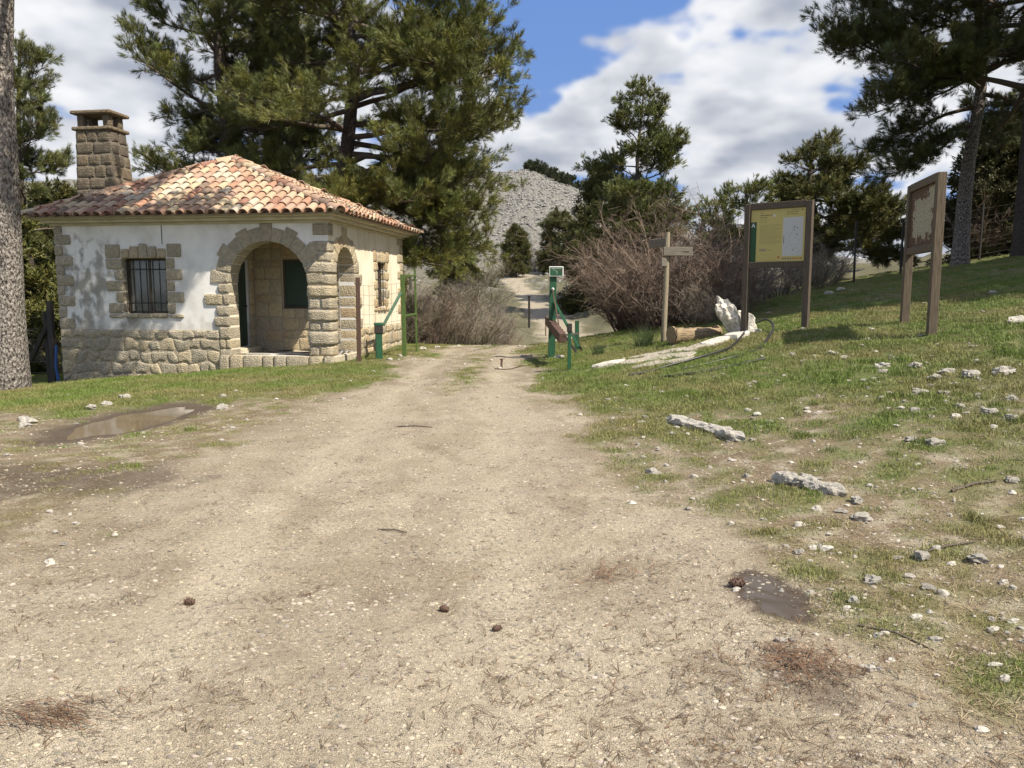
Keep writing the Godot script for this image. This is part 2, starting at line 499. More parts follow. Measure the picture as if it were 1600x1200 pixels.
func plaster_material() -> StandardMaterial3D:
	# limewash: one picture for both street walls (u = x / 14 on the front, -z / 14 on the side; v = -y / 8)
	var w := 1024
	var h := 512
	var im := Image.create(w, h, false, Image.FORMAT_RGB8)
	var a := FastNoiseLite.new()
	a.fractal_octaves = 5
	a.frequency = 0.012
	a.seed = 4
	var s := FastNoiseLite.new()
	s.fractal_octaves = 4
	s.frequency = 0.05
	s.seed = 14
	for j in h:
		var y := -(j + 0.5) / h * 8.0 + 8.0      # metres above the base
		for i in w:
			var u := (i + 0.5) / w
			var n := a.get_noise_2d(i, j)
			var f := s.get_noise_2d(i, j)
			var streak := s.get_noise_2d(i * 0.9 + 300.0, j * 0.16)
			var c: Color
			if u > 0.5:      # front wall: whitewash, grey bloom on the part furthest from the arch
				var along := (1.0 - u) * 14.0     # metres from the near corner
				c = Color(0.80, 0.80, 0.79).lerp(Color(0.68, 0.68, 0.665), clampf(0.4 + n * 1.4, 0.0, 1.0))
				var where := smoothstep(3.9, 5.4, along + n * 1.6) * (1.0 - smoothstep(2.5, 3.0, y + n * 0.6)) + 0.25 * smoothstep(0.1, 0.6, n)
				var bloom := smoothstep(-0.28, 0.30, f * 0.8 + streak * 0.65 + n * 0.5 - 0.02)
				c = c.lerp(Color(0.225, 0.215, 0.19), clampf(where, 0.0, 1.0) * bloom * 0.85)
				c = c.lerp(Color(0.36, 0.33, 0.27), smoothstep(0.25, 0.5, streak) * 0.35 * clampf(where + 0.15, 0.0, 1.0))
				c = c.lerp(Color(0.50, 0.48, 0.43), (1.0 - smoothstep(0.82, 1.05, y + f * 0.25)) * 0.55)
			else:            # side wall: cream coat with faint runs
				c = Color(0.76, 0.70, 0.57).lerp(Color(0.64, 0.57, 0.43), clampf(0.35 + n * 1.3 + streak * 0.6, 0.0, 1.0))
			c = c * (1.0 + f * 0.07)
			im.set_pixel(i, j, c.linear_to_srgb())
	var m := surf("plaster", Color.WHITE, 0.92)
	m.albedo_texture = ImageTexture.create_from_image(im)
	m.uv1_triplanar = true
	m.uv1_triplanar_sharpness = 8.0
	m.uv1_scale = Vector3(1.0 / 14.0, 1.0 / 8.0, 1.0 / 14.0)
	return m

func gravel() -> void:
	# loose limestone chippings in grit: many small stones laid into one repeating picture, with their height
	var n := 1024
	var alb := PackedFloat32Array()
	var hei := PackedFloat32Array()
	alb.resize(n * n)
	hei.resize(n * n)
	var f := FastNoiseLite.new()
	f.frequency = 0.03
	f.fractal_octaves = 4
	var grit := f.get_seamless_image(n, n)
	f.frequency = 0.22
	f.seed = 6
	var sand := f.get_seamless_image(n, n)
	for j in n:
		for i in n:
			alb[j * n + i] = 0.43 + (grit.get_pixel(i, j).r - 0.5) * 0.3 + (sand.get_pixel(i, j).r - 0.5) * 1.3
			hei[j * n + i] = 0.25 + (sand.get_pixel(i, j).r - 0.5) * 0.35
	var r := RandomNumberGenerator.new()
	r.seed = 17
	for k in 15000:
		var big := pow(r.randf(), 7.0)
		var ra := lerpf(0.9, 7.0, big)
		var rb := ra * r.randf_range(0.5, 0.95)
		var tone := lerpf(0.22, 1.0, r.randf())
		var an := r.randf() * PI
		var ca := cos(an)
		var sa := sin(an)
		var cx := r.randf() * n
		var cy := r.randf() * n
		var lift := r.randf_range(0.35, 0.8)
		var q := int(ceil(ra))
		for dy in range(-q, q + 1):
			for dx in range(-q, q + 1):
				var u := (dx * ca + dy * sa) / ra
				var v := (-dx * sa + dy * ca) / rb
				var e := u * u * u * u + v * v * v * v + u * u * v * v
				if e > 1.0: continue
				var at := posmod(int(cy) + dy, n) * n + posmod(int(cx) + dx, n)
				alb[at] = lerpf(alb[at], tone + (alb[at] - 0.5) * 0.3, 0.9)
				hei[at] = maxf(hei[at], 0.3 + lift * sqrt(1.0 - e) * (0.35 + 0.65 * big))
	var ia := Image.create(n, n, false, Image.FORMAT_RGB8)
	var ih := Image.create(n, n, false, Image.FORMAT_L8)
	for j in n:
		for i in n:
			var t := clampf(alb[j * n + i], 0.05, 1.0)
			ia.set_pixel(i, j, Color(t, t * 0.985, t * 0.95).linear_to_srgb())
			var hh := clampf(hei[j * n + i], 0.0, 1.0)
			ih.set_pixel(i, j, Color(hh, hh, hh))
	var m := surf("gravelly_ground", Color.WHITE, 0.93)
	m.albedo_texture = ImageTexture.create_from_image(ia)
	m.vertex_color_use_as_albedo = true
	m.heightmap_enabled = true
	m.heightmap_texture = ImageTexture.create_from_image(ih)
	m.heightmap_scale = 0.9
	m.uv1_triplanar = true
	m.uv1_world_triplanar = true
	m.uv1_scale = Vector3(0.78, 0.78, 0.78)

# ---------------------------------------------------------------- ground
func build_ground() -> void:
	var nx := 520
	var nd := 620
	var xs := PackedFloat32Array()
	var ds := PackedFloat32Array()
	for i in nx + 1:
		var s := 2.0 * i / nx - 1.0
		xs.append(sinh(s * 6.4) / sinh(6.4) * 300.0)
	for j in nd + 1:
		var s := lerpf(asinh(-6.5), asinh(260.0), j / float(nd))
		ds.append(2.5 + sinh(s) * 1.615)
	var v := PackedVector3Array()
	var n := PackedVector3Array()
	var c := PackedColorArray()
	var ix := PackedInt32Array()
	for j in nd + 1:
		for i in nx + 1:
			var x := xs[i]
			var d := ds[j]
			v.append(Vector3(x, height(x, d), -d))
			var col := ground_colour(x, d) * 1.75
			col.a = 1.0
			c.append(col)
	n.resize(v.size())
	var w := nx + 1
	for j in nd + 1:
		for i in w:
			var a := v[j * w + mini(i + 1, nx)] - v[j * w + maxi(i - 1, 0)]
			var b := v[mini(j + 1, nd) * w + i] - v[maxi(j - 1, 0) * w + i]
			n[j * w + i] = a.cross(b).normalized()
			if n[j * w + i].y < 0.0: n[j * w + i] = -n[j * w + i]
	for j in nd:
		for i in nx:
			var a := j * w + i
			for k in [a, a + w, a + w + 1, a, a + w + 1, a + 1]:
				ix.append(k)
	var arr := []
	arr.resize(Mesh.ARRAY_MAX)
	arr[Mesh.ARRAY_VERTEX] = v
	arr[Mesh.ARRAY_NORMAL] = n
	arr[Mesh.ARRAY_COLOR] = c
	arr[Mesh.ARRAY_INDEX] = ix
	var m := ArrayMesh.new()
	m.add_surface_from_arrays(Mesh.PRIMITIVE_TRIANGLES, arr)
	tag(part(self, "ground", m, M.gravelly_ground), "", "", "", "structure")
	# standing water
	puddle("puddle", -4.75, 9.55, 0.98, 1.62, -0.004, "muddy_water", true)
	puddle("wet_mud", 1.33, 3.84, 0.34, 0.55, 0.0, "mud_film", false)

func puddle(called: String, x: float, d: float, rx: float, rd: float, level: float, m: String, flat: bool) -> void:
	var mb := MB.new()
	var rings := 7
	var segs := 40
	var y0 := level
	mb.vert(Vector3(x, y0 if flat else height(x, d) + 0.003, -d))
	for r in rings:
		for k in segs:
			var a := TAU * k / segs
			var q := (r + 1.0) / rings
			var p := Vector2(x + cos(a) * rx * q, d + sin(a) * rd * q)
			if not flat:
				# follow the hollow's own edge
				var out := 0.0
				while out < 0.9 and damp_q(x + cos(a) * out, d + sin(a) * out) < 0.80: out += 0.01
				p = Vector2(x + cos(a) * out * q, d + sin(a) * out * q)
			mb.vert(Vector3(p.x, y0 if flat else height(p.x, p.y) + 0.003 * (1.0 - q), -p.y))
	for k in segs:
		mb.tri(0, 1 + (k + 1) % segs, 1 + k)
	for r in rings - 1:
		for k in segs:
			var a := 1 + r * segs
			mb.quad(a + k, a + (k + 1) % segs, a + segs + (k + 1) % segs, a + segs + k)
	tag(part(self, called, mb.mesh(true), M[m]), "", "", "", "structure")

func rock_mesh(seed_: int, size: Vector3, rough := 0.35, detail := 2) -> ArrayMesh:
	# a broken, flattened boulder: a subdivided icosahedron cut by random planes
	var r := RandomNumberGenerator.new()
	r.seed = seed_
	var t := (1.0 + sqrt(5.0)) / 2.0
	var vs := []
	for p in [Vector3(-1, t, 0), Vector3(1, t, 0), Vector3(-1, -t, 0), Vector3(1, -t, 0), Vector3(0, -1, t), Vector3(0, 1, t), Vector3(0, -1, -t), Vector3(0, 1, -t), Vector3(t, 0, -1), Vector3(t, 0, 1), Vector3(-t, 0, -1), Vector3(-t, 0, 1)]:
		vs.append(p.normalized())
	var fs := [[0, 11, 5], [0, 5, 1], [0, 1, 7], [0, 7, 10], [0, 10, 11], [1, 5, 9], [5, 11, 4], [11, 10, 2], [10, 7, 6], [7, 1, 8], [3, 9, 4], [3, 4, 2], [3, 2, 6], [3, 6, 8], [3, 8, 9], [4, 9, 5], [2, 4, 11], [6, 2, 10], [8, 6, 7], [9, 8, 1]]
	for k in detail:
		var mid := {}
		var out := []
		for f in fs:
			var e := []
			for q in 3:
				var a: int = f[q]
				var b: int = f[(q + 1) % 3]
				var key := mini(a, b) * 10000 + maxi(a, b)
				if not mid.has(key):
					vs.append(((vs[a] + vs[b]) / 2.0).normalized())
					mid[key] = vs.size() - 1
				e.append(mid[key])
			out.append_array([[f[0], e[0], e[2]], [f[1], e[1], e[0]], [f[2], e[2], e[1]], [e[0], e[1], e[2]]])
		fs = out
	var planes := []
	for k in 9:
		var p := Vector3(r.randfn(), r.randfn() * 0.8, r.randfn()).normalized()
		planes.append([p, r.randf_range(0.55, 0.85)])
	var mb := MB.new()
	var off := r.randf() * 50.0
	for p in vs:
		var q: Vector3 = p
		for pl in planes:
			var over: float = q.dot(pl[0]) - pl[1]
			if over > 0.0: q -= pl[0] * over
		q *= 1.0 + nf.get_noise_3dv(p * 1.3 + Vector3(off, 0, off)) * rough
		mb.vert(Vector3(q.x * size.x, q.y * size.y, q.z * size.z) * 0.62)
	for f in fs:
		mb.tri(f[0], f[1], f[2])
	return mb.mesh(false)

func build_hill() -> void:
	# loose scree on the slope beyond the valley
	var xfs := []
	var cols := []
	var r := RandomNumberGenerator.new()
	r.seed = 404
	var tries := 0
	while xfs.size() < 26000 and tries < 110000:
		tries += 1
		var d := lerpf(70.0, 285.0, sqrt(r.randf()))
		var x := r.randf_range(-0.42, 0.14) * d
		if r.randf() > 0.35 + smoothstep(-0.2, 0.3, nf.get_noise_2d(x * 0.03, d * 0.03)): continue
		if road(x, d) > 0.1: continue
		var s := r.randf_range(0.16, 0.5) * (0.6 + d / 260.0)
		xfs.append(Transform3D(Basis.from_euler(Vector3(r.randf() * TAU, r.randf() * TAU, 0)).scaled(Vector3(s, s * 0.7, s)), Vector3(x, height(x, d) + s * 0.05, -d)))
		var g := r.randf_range(0.16, 0.30)
		cols.append(Color(g, g * 0.985, g * 0.93))
	var o := many(self, "scree", rock_mesh(3, Vector3.ONE, 0.4, 1), M.pebble_stone, xfs, cols)
	tag(o, "pale grey limestone scree on the far hillside", "scree", "", "stuff")

# ---------------------------------------------------------------- the lodge
const W := 6.215
const D := 5.15
const TOP := 3.03
const PLINTH := 0.81
const FLOOR := 0.28

func soften(poly: Array, cut: float) -> Array:
	var out := []
	var n := poly.size()
	for i in n:
		var a: Vector2 = poly[(i + n - 1) % n]
		var p: Vector2 = poly[i]
		var b: Vector2 = poly[(i + 1) % n]
		out.append(p + (a - p).normalized() * minf(cut, p.distance_to(a) * 0.3))
		out.append(p + (b - p).normalized() * minf(cut, p.distance_to(b) * 0.3))
	return out

func stone(parent: Node, poly: Array, proud: float, back: float, xf: Transform3D, m: Material, bev := 0.014) -> void:
	# one dressed stone: outline in its wall's plane, rounded arrises, uneven face
	var mid := Vector2.ZERO
	for p in poly: mid += p
	mid /= poly.size()
	var mb := MB.new()
	var n := poly.size()
	var tilt := Vector2(rng.randf_range(-1, 1), rng.randf_range(-1, 1)) * 0.05
	for p in poly: mb.vert(Vector3(p.x, p.y, -back))
	for p in poly: mb.vert(Vector3(p.x, p.y, proud * 0.25))
	for p in poly:
		var q: Vector2 = p + (mid - p).normalized() * minf(bev, p.distance_to(mid) * 0.4)
		mb.vert(Vector3(q.x, q.y, proud * rng.randf_range(0.82, 1.0) + (q - mid).dot(tilt)))
	for p in poly:
		var q: Vector2 = p.lerp(mid, 0.55)
		mb.vert(Vector3(q.x, q.y, proud + rng.randf_range(-0.006, 0.008) + (q - mid).dot(tilt)))
	var c := mb.vert(Vector3(mid.x, mid.y, proud + rng.randf_range(-0.004, 0.008)))
	for r in 3:
		for k in n:
			var k2 := (k + 1) % n
			mb.quad(r * n + k, r * n + k2, (r + 1) * n + k2, (r + 1) * n + k)
	for k in n:
		mb.tri(c, 3 * n + k, 3 * n + (k + 1) % n)
	part(parent, "stone", mb.mesh(true), m, xf)

func rect(x0: float, x1: float, y0: float, y1: float, j := 0.006, joint := 0.007) -> Array:
	var q := func() -> float: return rng.randf_range(-j, j)
	return soften([Vector2(x0 + joint + q.call(), y0 + joint + q.call()), Vector2(x1 - joint + q.call(), y0 + joint + q.call()), Vector2(x1 - joint + q.call(), y1 - joint + q.call()), Vector2(x0 + joint + q.call(), y1 - joint + q.call())], 0.022)

func pick(names: Array) -> Material:
	return M[names[rng.randi() % names.size()]]

func rubble(x0: float, x1: float, y0: float, y1: float, rows: int, wmin: float, wmax: float, amp: float, hole := Rect2()) -> Array:
	# irregular courses; returns outlines
	var out := []
	var ys := []
	for j in rows + 1:
		ys.append(lerpf(y0, y1, j / float(rows)) + (0.0 if j == 0 or j == rows else rng.randf_range(-0.25, 0.25) * (y1 - y0) / rows))
	var sd := rng.randf() * 90.0
	var edge := func(j: int, x: float) -> float:
		return ys[j] + (0.0 if j == rows else nz.get_noise_2d(x * 2.6 + sd, j * 3.7) * amp)
	for j in rows:
		var x := x0
		while x < x1 - 0.02:
			var nx := x + rng.randf_range(wmin, wmax)
			if x1 - nx < wmin * 0.7: nx = x1
			var sl := rng.randf_range(-1.0, 1.0) * amp * (0.0 if nx >= x1 else 1.0)
			var sl0 := 0.0 if x <= x0 else rng.randf_range(-0.6, 0.6) * amp
			var m := (x + nx) / 2 + rng.randf_range(-0.15, 0.15) * (nx - x)
			var po := [Vector2(x - sl0, edge.call(j, x)), Vector2(m, edge.call(j, m) + rng.randf_range(-0.3, 0.3) * amp), Vector2(nx - sl, edge.call(j, nx)), Vector2(nx + sl, edge.call(j + 1, nx)), Vector2(m, edge.call(j + 1, m) + rng.randf_range(-0.3, 0.3) * amp * (0.0 if j + 1 == rows else 1.0)), Vector2(x + sl0, edge.call(j + 1, x))]
			var mid := Vector2.ZERO
			for p in po: mid += p / 6.0
			var sh := []
			for p in po: sh.append(p + (mid - p).normalized() * 0.014)
			if hole.size.x <= 0.0 or not hole.has_point(mid):
				out.append(soften(sh, 0.035))
			x = nx
	return out

func plane_of(origin: Vector3, right: Vector3, out: Vector3) -> Transform3D:
	return Transform3D(Basis(right, Vector3.UP, out), origin)

func csg_box(parent: Node, a: Vector3, b: Vector3, op: int) -> void:
	var o := CSGBox3D.new()
	o.size = (b - a).abs()
	o.position = (a + b) / 2
	o.operation = op
	parent.add_child(o)

func csg_arch(parent: Node, centre: Vector3, r: float, deep: float, turn: float) -> void:
	var o := CSGPolygon3D.new()
	var p := PackedVector2Array()
	for k in 25:
		var a := PI * k / 24.0
		p.append(Vector2(cos(a) * r, sin(a) * r))
	p.append(Vector2(-r, FLOOR - centre.y))
	p.append(Vector2(r, FLOOR - centre.y))
	o.polygon = p
	o.depth = deep
	o.position = centre
	o.rotation.y = turn
	o.operation = CSGShape3D.OPERATION_SUBTRACTION
	parent.add_child(o)

func build_house() -> void:
	rng.seed = 21
	var h := thing("forest_lodge", "small stone and whitewash lodge with terracotta hip roof and arched corner porch", "house", HOUSE, TURN)
	var STONE := ["stone0", "stone0", "stone1", "stone2", "stone2", "stone4", "stone4", "stone1"]
	var WARM := ["stone1", "stone3", "stone3", "stone5", "stone1", "stone0"]
	# walls: a shell with openings
	var wall := CSGCombiner3D.new()
	wall.name = "wall"
	wall.material_override = M.plaster
	csg_box(wall, Vector3(-W, -1.0, -D), Vector3(0, TOP, 0), CSGShape3D.OPERATION_UNION)
	csg_box(wall, Vector3(-W + 0.38, 0.1, -D + 0.38), Vector3(-2.82, TOP - 0.12, -0.38), CSGShape3D.OPERATION_SUBTRACTION)
	csg_box(wall, Vector3(-2.9, 0.1, -D + 0.38), Vector3(-0.38, TOP - 0.12, -1.88), CSGShape3D.OPERATION_SUBTRACTION)
	csg_box(wall, Vector3(-2.42, FLOOR, -1.5), Vector3(-0.36, TOP - 0.1, -0.38), CSGShape3D.OPERATION_SUBTRACTION)
	csg_arch(wall, Vector3(-1.34, 1.794, 0.05), 0.88, 0.6, 0.0)
	csg_arch(wall, Vector3(0.05, 2.03, -0.91), 0.56, 0.6, PI / 2)
	for q in [[Vector3(-4.66, 1.155, -0.5), Vector3(-3.63, 2.34, 0.1)], [Vector3(-0.5, 1.24, -3.7), Vector3(0.1, 2.35, -3.05)], [Vector3(-2.95, FLOOR + 0.12, -1.25), Vector3(-2.3, 2.33, -0.5)], [Vector3(-1.75, 1.24, -2.0), Vector3(-0.72, 2.36, -1.4)]]:
		csg_box(wall, q[0], q[1], CSGShape3D.OPERATION_SUBTRACTION)
	h.add_child(wall)
	# boarded floor and partition added to darken the room behind the windows
	part(h, "darkening_floor", plain_box(Vector3(-W + 0.40, 0.1, -D + 0.40), Vector3(-2.92, 0.3, -0.40), 0.0), M.dark_timber)
	part(h, "darkening_partition", plain_box(Vector3(-W + 0.40, 0.3, -1.9), Vector3(-2.92, TOP - 0.13, -1.82), 0.0), M.dark_timber)
	part(h, "darkening_partition", plain_box(Vector3(-1.5, 0.1, -D + 0.40), Vector3(-1.42, TOP - 0.13, -1.9), 0.0), M.dark_timber)
	# front plinth
	var F := Transform3D()
	var S := plane_of(Vector3.ZERO, Vector3(0, 0, -1), Vector3(1, 0, 0))     # side wall: x runs back from the near corner
	var pl := part(h, "plinth", plain_box(Vector3(-W - 0.012, -1.0, -0.3), Vector3(-2.25, PLINTH, 0.014)), M.mortar)
	for po in rubble(-W - 0.02, -2.45, -0.62, PLINTH, 6, 0.2, 0.4, 0.075):
		stone(pl, po, 0.036, 0.05, F, pick(["stone0", "stone2", "stone4", "stone2", "stone1"]), 0.018)
	var ps := part(h, "plinth", plain_box(Vector3(-0.3, -1.0, -D - 0.012), Vector3(0.014, 0.80, -1.75)), M.mortar)
	for po in rubble(1.78, D + 0.02, -0.3, 0.80, 5, 0.22, 0.42, 0.06):
		stone(ps, po, 0.04, 0.05, S, pick(WARM), 0.02)
	# corner stones at the far left and at the far end of the side wall
	var qn := Node3D.new()
	qn.name = "quoins"
	h.add_child(qn)
	var y := PLINTH
	var k := 0
	while y < TOP - 0.02:
		var y1 := minf(TOP, y + rng.randf_range(0.205, 0.25))
		var wide := rng.randf_range(0.36, 0.45) if k % 2 == 0 else rng.randf_range(0.15, 0.2)
		stone(qn, rect(-W - 0.02, -W + wide, y, y1), 0.03, 0.3, F, pick(["stone0", "stone2", "stone4"]))
		stone(qn, rect(D - (0.42 if k % 2 else 0.2), D + 0.03, y, y1), 0.035, 0.3, S, pick(WARM))
		y = y1
		k += 1
	# near corner pier between the two arches
	var pier := Node3D.new()
	pier.name = "pier"
	h.add_child(pier)
	y = FLOOR
	k = 0
	var ph := [0.22, 0.30, 0.20, 0.25, 0.25, 0.25, 0.24, 0.24, 0.2]
	for hh in ph:
		var o := 0.035 if k % 2 == 1 else 0.012
		if k % 2 == 1:
			block(pier, Vector3(-0.478, y, -0.39), Vector3(0.03 + o * 0.3, y + hh, 0.03 + o * 0.4), pick(STONE))
		else:
			var cut := -0.44 + rng.randf_range(0.16, 0.24)
			block(pier, Vector3(-0.474, y, -0.39), Vector3(cut, y + hh, 0.02), pick(STONE))
			block(pier, Vector3(cut, y, -0.39), Vector3(0.028, y + hh, 0.028), pick(STONE))
		y += hh
		k += 1
	block(pier, Vector3(-0.34, y, -0.3), Vector3(0.022, y + 0.24, 0.02), pick(STONE))
	block(pier, Vector3(-0.33, TOP - 0.26, -0.26), Vector3(0.02, TOP - 0.01, 0.02), M.stone2)
	# front arch
	var ar := Node3D.new()
	ar.name = "front_arch"
	h.add_child(ar)
	var c := Vector2(-1.34, 1.794)
	var nv := 13
	for i in nv:
		var a0 := PI * i / nv
		var a1 := PI * (i + 1) / nv
		var ro: float = [1.24, 1.2, 1.3, 1.17, 1.25, 1.16, 1.26, 1.17, 1.24, 1.18, 1.28, 1.2, 1.3][i]
		if i == 6: ro = 1.245
		var sh := 0.006
		var po := []
		for q in [[0.867, a0 + sh], [ro, a0 + sh * 0.7], [ro, a1 - sh * 0.7], [0.867, a1 - sh], [0.863, (a0 + a1) / 2]]:
			var p: Vector2 = c + Vector2(cos(q[1]), sin(q[1])) * q[0]
			p.x = minf(p.x, -0.01)
			po.append(p)
		stone(ar, soften(po, 0.018), 0.03, 0.37, F, pick(["stone2", "stone4", "stone0", "stone2"]))
	# stones of the arch's far jamb
	y = FLOOR - 0.35
	k = 0
	while y < 1.79:
		var y1 := minf(1.794, y + rng.randf_range(0.2, 0.27))
		if 1.794 - y1 < 0.08: y1 = 1.794
		var wx: float = [2.52, 2.78, 2.46, 2.72, 2.58][k % 5]
		if y < PLINTH - 0.1: wx = 2.47
		if k % 4 == 2:
			var cut := rng.randf_range(2.32, 2.37)
			stone(ar, rect(-wx, -cut, y, y1), 0.04, 0.2, F, pick(STONE))
			stone(ar, rect(-cut, -2.206, y, y1), 0.04, 0.37, F, pick(WARM))
		else:
			stone(ar, rect(-wx, -2.206, y, y1), 0.045, 0.37, F, pick(STONE))
		y = y1
		k += 1
	# side arch
	var sa := Node3D.new()
	sa.name = "side_arch"
	h.add_child(sa)
	c = Vector2(0.91, 2.03)
	nv = 9
	for i in nv:
		var a0 := PI * i / nv
		var a1 := PI * (i + 1) / nv
		var ro: float = 0.80 if i % 2 else 0.86
		if i == 4: ro = 0.98
		var po := []
		for q in [[0.546, a0 + 0.01], [ro, a0 + 0.007], [ro, a1 - 0.007], [0.546, a1 - 0.01]]:
			var p: Vector2 = c + Vector2(cos(q[1]), sin(q[1])) * q[0]
			p.x = maxf(p.x, 0.02)
			po.append(p)
		stone(sa, soften(po, 0.018), 0.03, 0.34, S, pick(WARM))
	y = FLOOR
	k = 0
	while y < 2.02:
		var y1 := minf(2.03, y + rng.randf_range(0.22, 0.28))
		if 2.03 - y1 < 0.08: y1 = 2.03
		stone(sa, rect(1.46, 1.9 if k % 2 == 0 else 1.72, y, y1), 0.035, 0.34, S, pick(WARM))
		y = y1
		k += 1
	# porch: floor slab with a stone kerb, stones of the inner walls, door and dark window
	var fl := part(h, "porch_floor", plain_box(Vector3(-2.46, -0.5, -1.6), Vector3(0.10, FLOOR, 0.02), 0.02), M.slab_stone)
	var xk := -2.46
	while xk < 0.05:
		var nx := minf(0.08, xk + rng.randf_range(0.22, 0.62))
		if xk > -0.35: nx = 0.1
		block(fl, Vector3(xk + 0.004, -0.25, -0.06), Vector3(nx - 0.004, FLOOR + 0.006, 0.13), pick(["stone0", "stone4", "stone1"]))
		xk = nx
	var inner := Node3D.new()
	inner.name = "porch_wall"
	h.add_child(inner)
	var BK := Transform3D(Basis(), Vector3(0, 0, -1.5))
	for q in [[-2.42, -1.75, FLOOR, 2.92], [-0.72, -0.01, FLOOR, 2.92], [-1.75, -0.72, FLOOR, 1.24], [-1.75, -0.72, 2.36, 2.92]]:
		part(inner, "mortar", plain_box(Vector3(q[0], q[2], -1.53), Vector3(q[1], q[3], -1.492), 0.0), M.mortar)
	for q in [[0.38, 0.5, FLOOR, 2.92], [1.25, 1.49, FLOOR, 2.92], [0.5, 1.25, 2.33, 2.92]]:
		part(inner, "mortar", plain_box(Vector3(-2.45, q[2], -q[1]), Vector3(-2.412, q[3], -q[0]), 0.0), M.mortar)
	for q in [[-2.4, -1.75, FLOOR, 2.92, 10], [-0.72, 0.0, FLOOR, 2.92, 10], [-1.75, -0.72, FLOOR, 1.24, 4], [-1.75, -0.72, 2.36, 2.92, 2]]:
		for po in rubble(q[0], q[1], q[2], q[3], q[4], 0.2, 0.42, 0.02):
			stone(inner, po, 0.022, 0.02, BK, pick(WARM), 0.02)
	var LW := plane_of(Vector3(-2.42, 0, 0), Vector3(0, 0, -1), Vector3(1, 0, 0))
	for q in [[0.37, 0.5, FLOOR, 2.92, 10], [1.25, 1.48, FLOOR, 2.92, 10], [0.5, 1.25, 2.33, 2.92, 2]]:
		for po in rubble(q[0], q[1], q[2], q[3], q[4], 0.2, 0.36, 0.02):
			stone(inner, po, 0.022, 0.02, LW, pick(WARM), 0.02)
	block(fl, Vector3(-2.75, FLOOR - 0.05, -1.34), Vector3(-2.2, FLOOR + 0.12, -0.45), M.slab_stone)
	var door := part(h, "door", plain_box(Vector3(-2.56, FLOOR + 0.12, -1.27), Vector3(-2.50, 2.33, -0.48)), M.door_and_dark_opening)
	for q in 4:
		part(door, "board", plain_box(Vector3(-2.50, FLOOR + 0.16, -1.24 + q * 0.185), Vector3(-2.485, 2.29, -1.07 + q * 0.185), 0.006), M.door_and_dark_opening)
	part(door, "handle", plain_box(Vector3(-2.485, 1.28, -1.2), Vector3(-2.44, 1.32, -1.1), 0.008), M.iron)
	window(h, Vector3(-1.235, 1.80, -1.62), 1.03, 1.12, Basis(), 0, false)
	# front window and its dressed surround
	window(h, Vector3(-4.145, 1.7475, -0.2), 1.03, 1.185, Basis(), 7, true)
	surround(h, F, -4.66, -3.63, 1.155, 2.34, ["stone0", "stone2", "stone4", "stone1"], 0.37)
	# narrow side window
	window(h, Vector3(-0.16, 1.795, -3.375), 0.65, 1.11, Basis(Vector3.UP, PI / 2), 4, true)
	surround(h, S, 3.05, 3.7, 1.24, 2.35, WARM, 0.26)
	# eaves
	var cor := MB.new()
	for q in [[0.07, TOP, TOP + 0.05], [0.19, TOP + 0.05, TOP + 0.115], [0.30, TOP + 0.115, TOP + 0.165]]:
		cor.box(Vector3(-W - q[0], q[1], -D - q[0]), Vector3(q[0], q[2], q[0]), 0.008)
	part(h, "cornice", cor.mesh(), M.cream)
	build_roof(h)
	build_chimney(h)
	# down pipe of the wall hook and the small holes in the coat
	part(h, "hook", plain_box(Vector3(-3.70, 2.62, 0.0), Vector3(-3.685, 3.02, 0.012)), M.iron)

func plain_box(a: Vector3, b: Vector3, ch := 0.01) -> ArrayMesh:
	var mb := MB.new()
	mb.box(a, b, ch)
	return mb.mesh()

func block(parent: Node, a: Vector3, b: Vector3, m: Material) -> void:
	# a squared block with worn arrises and slightly bulged faces
	var lo := Vector3(minf(a.x, b.x), minf(a.y, b.y), minf(a.z, b.z)) + Vector3(0.004, 0.005, 0.004)
	var hi := Vector3(maxf(a.x, b.x), maxf(a.y, b.y), maxf(a.z, b.z)) - Vector3(0.004, 0.005, 0.004)
	var mb := MB.new()
	var n := 4
	var ids := {}
	var at := func(i: int, j: int, k: int) -> int:
		var key := i * 100 + j * 10 + k
		if not ids.has(key):
			var f := Vector3(i, j, k) / float(n)
			var p := f * 2.0 - Vector3.ONE
			var sz := (hi - lo) / 2
			var r := 0.015
			var q := p * sz
			var inn := Vector3(clampf(q.x, -sz.x + r, sz.x - r), clampf(q.y, -sz.y + r, sz.y - r), clampf(q.z, -sz.z + r, sz.z - r))
			var dd := q - inn
			if dd.length() > 1e-6: q = inn + dd.normalized() * minf(dd.length(), r)
			q += Vector3(rng.randf_range(-1, 1), rng.randf_range(-1, 1), rng.randf_range(-1, 1)) * 0.006
			ids[key] = mb.vert((lo + hi) / 2 + q)
		return ids[key]
	for i in n:
		for j in n:
			for s in [0, n]:
				mb.quad(at.call(s, i, j), at.call(s, i + 1, j), at.call(s, i + 1, j + 1), at.call(s, i, j + 1)) if s == n else mb.quad(at.call(s, i, j), at.call(s, i, j + 1), at.call(s, i + 1, j + 1), at.call(s, i + 1, j))
				mb.quad(at.call(i, s, j), at.call(i, s, j + 1), at.call(i + 1, s, j + 1), at.call(i + 1, s, j)) if s == n else mb.quad(at.call(i, s, j), at.call(i + 1, s, j), at.call(i + 1, s, j + 1), at.call(i, s, j + 1))
				mb.quad(at.call(i, j, s), at.call(i + 1, j, s), at.call(i + 1, j + 1, s), at.call(i, j + 1, s)) if s == n else mb.quad(at.call(i, j, s), at.call(i, j + 1, s), at.call(i + 1, j + 1, s), at.call(i + 1, j, s))
	part(parent, "stone", mb.mesh(true), m)

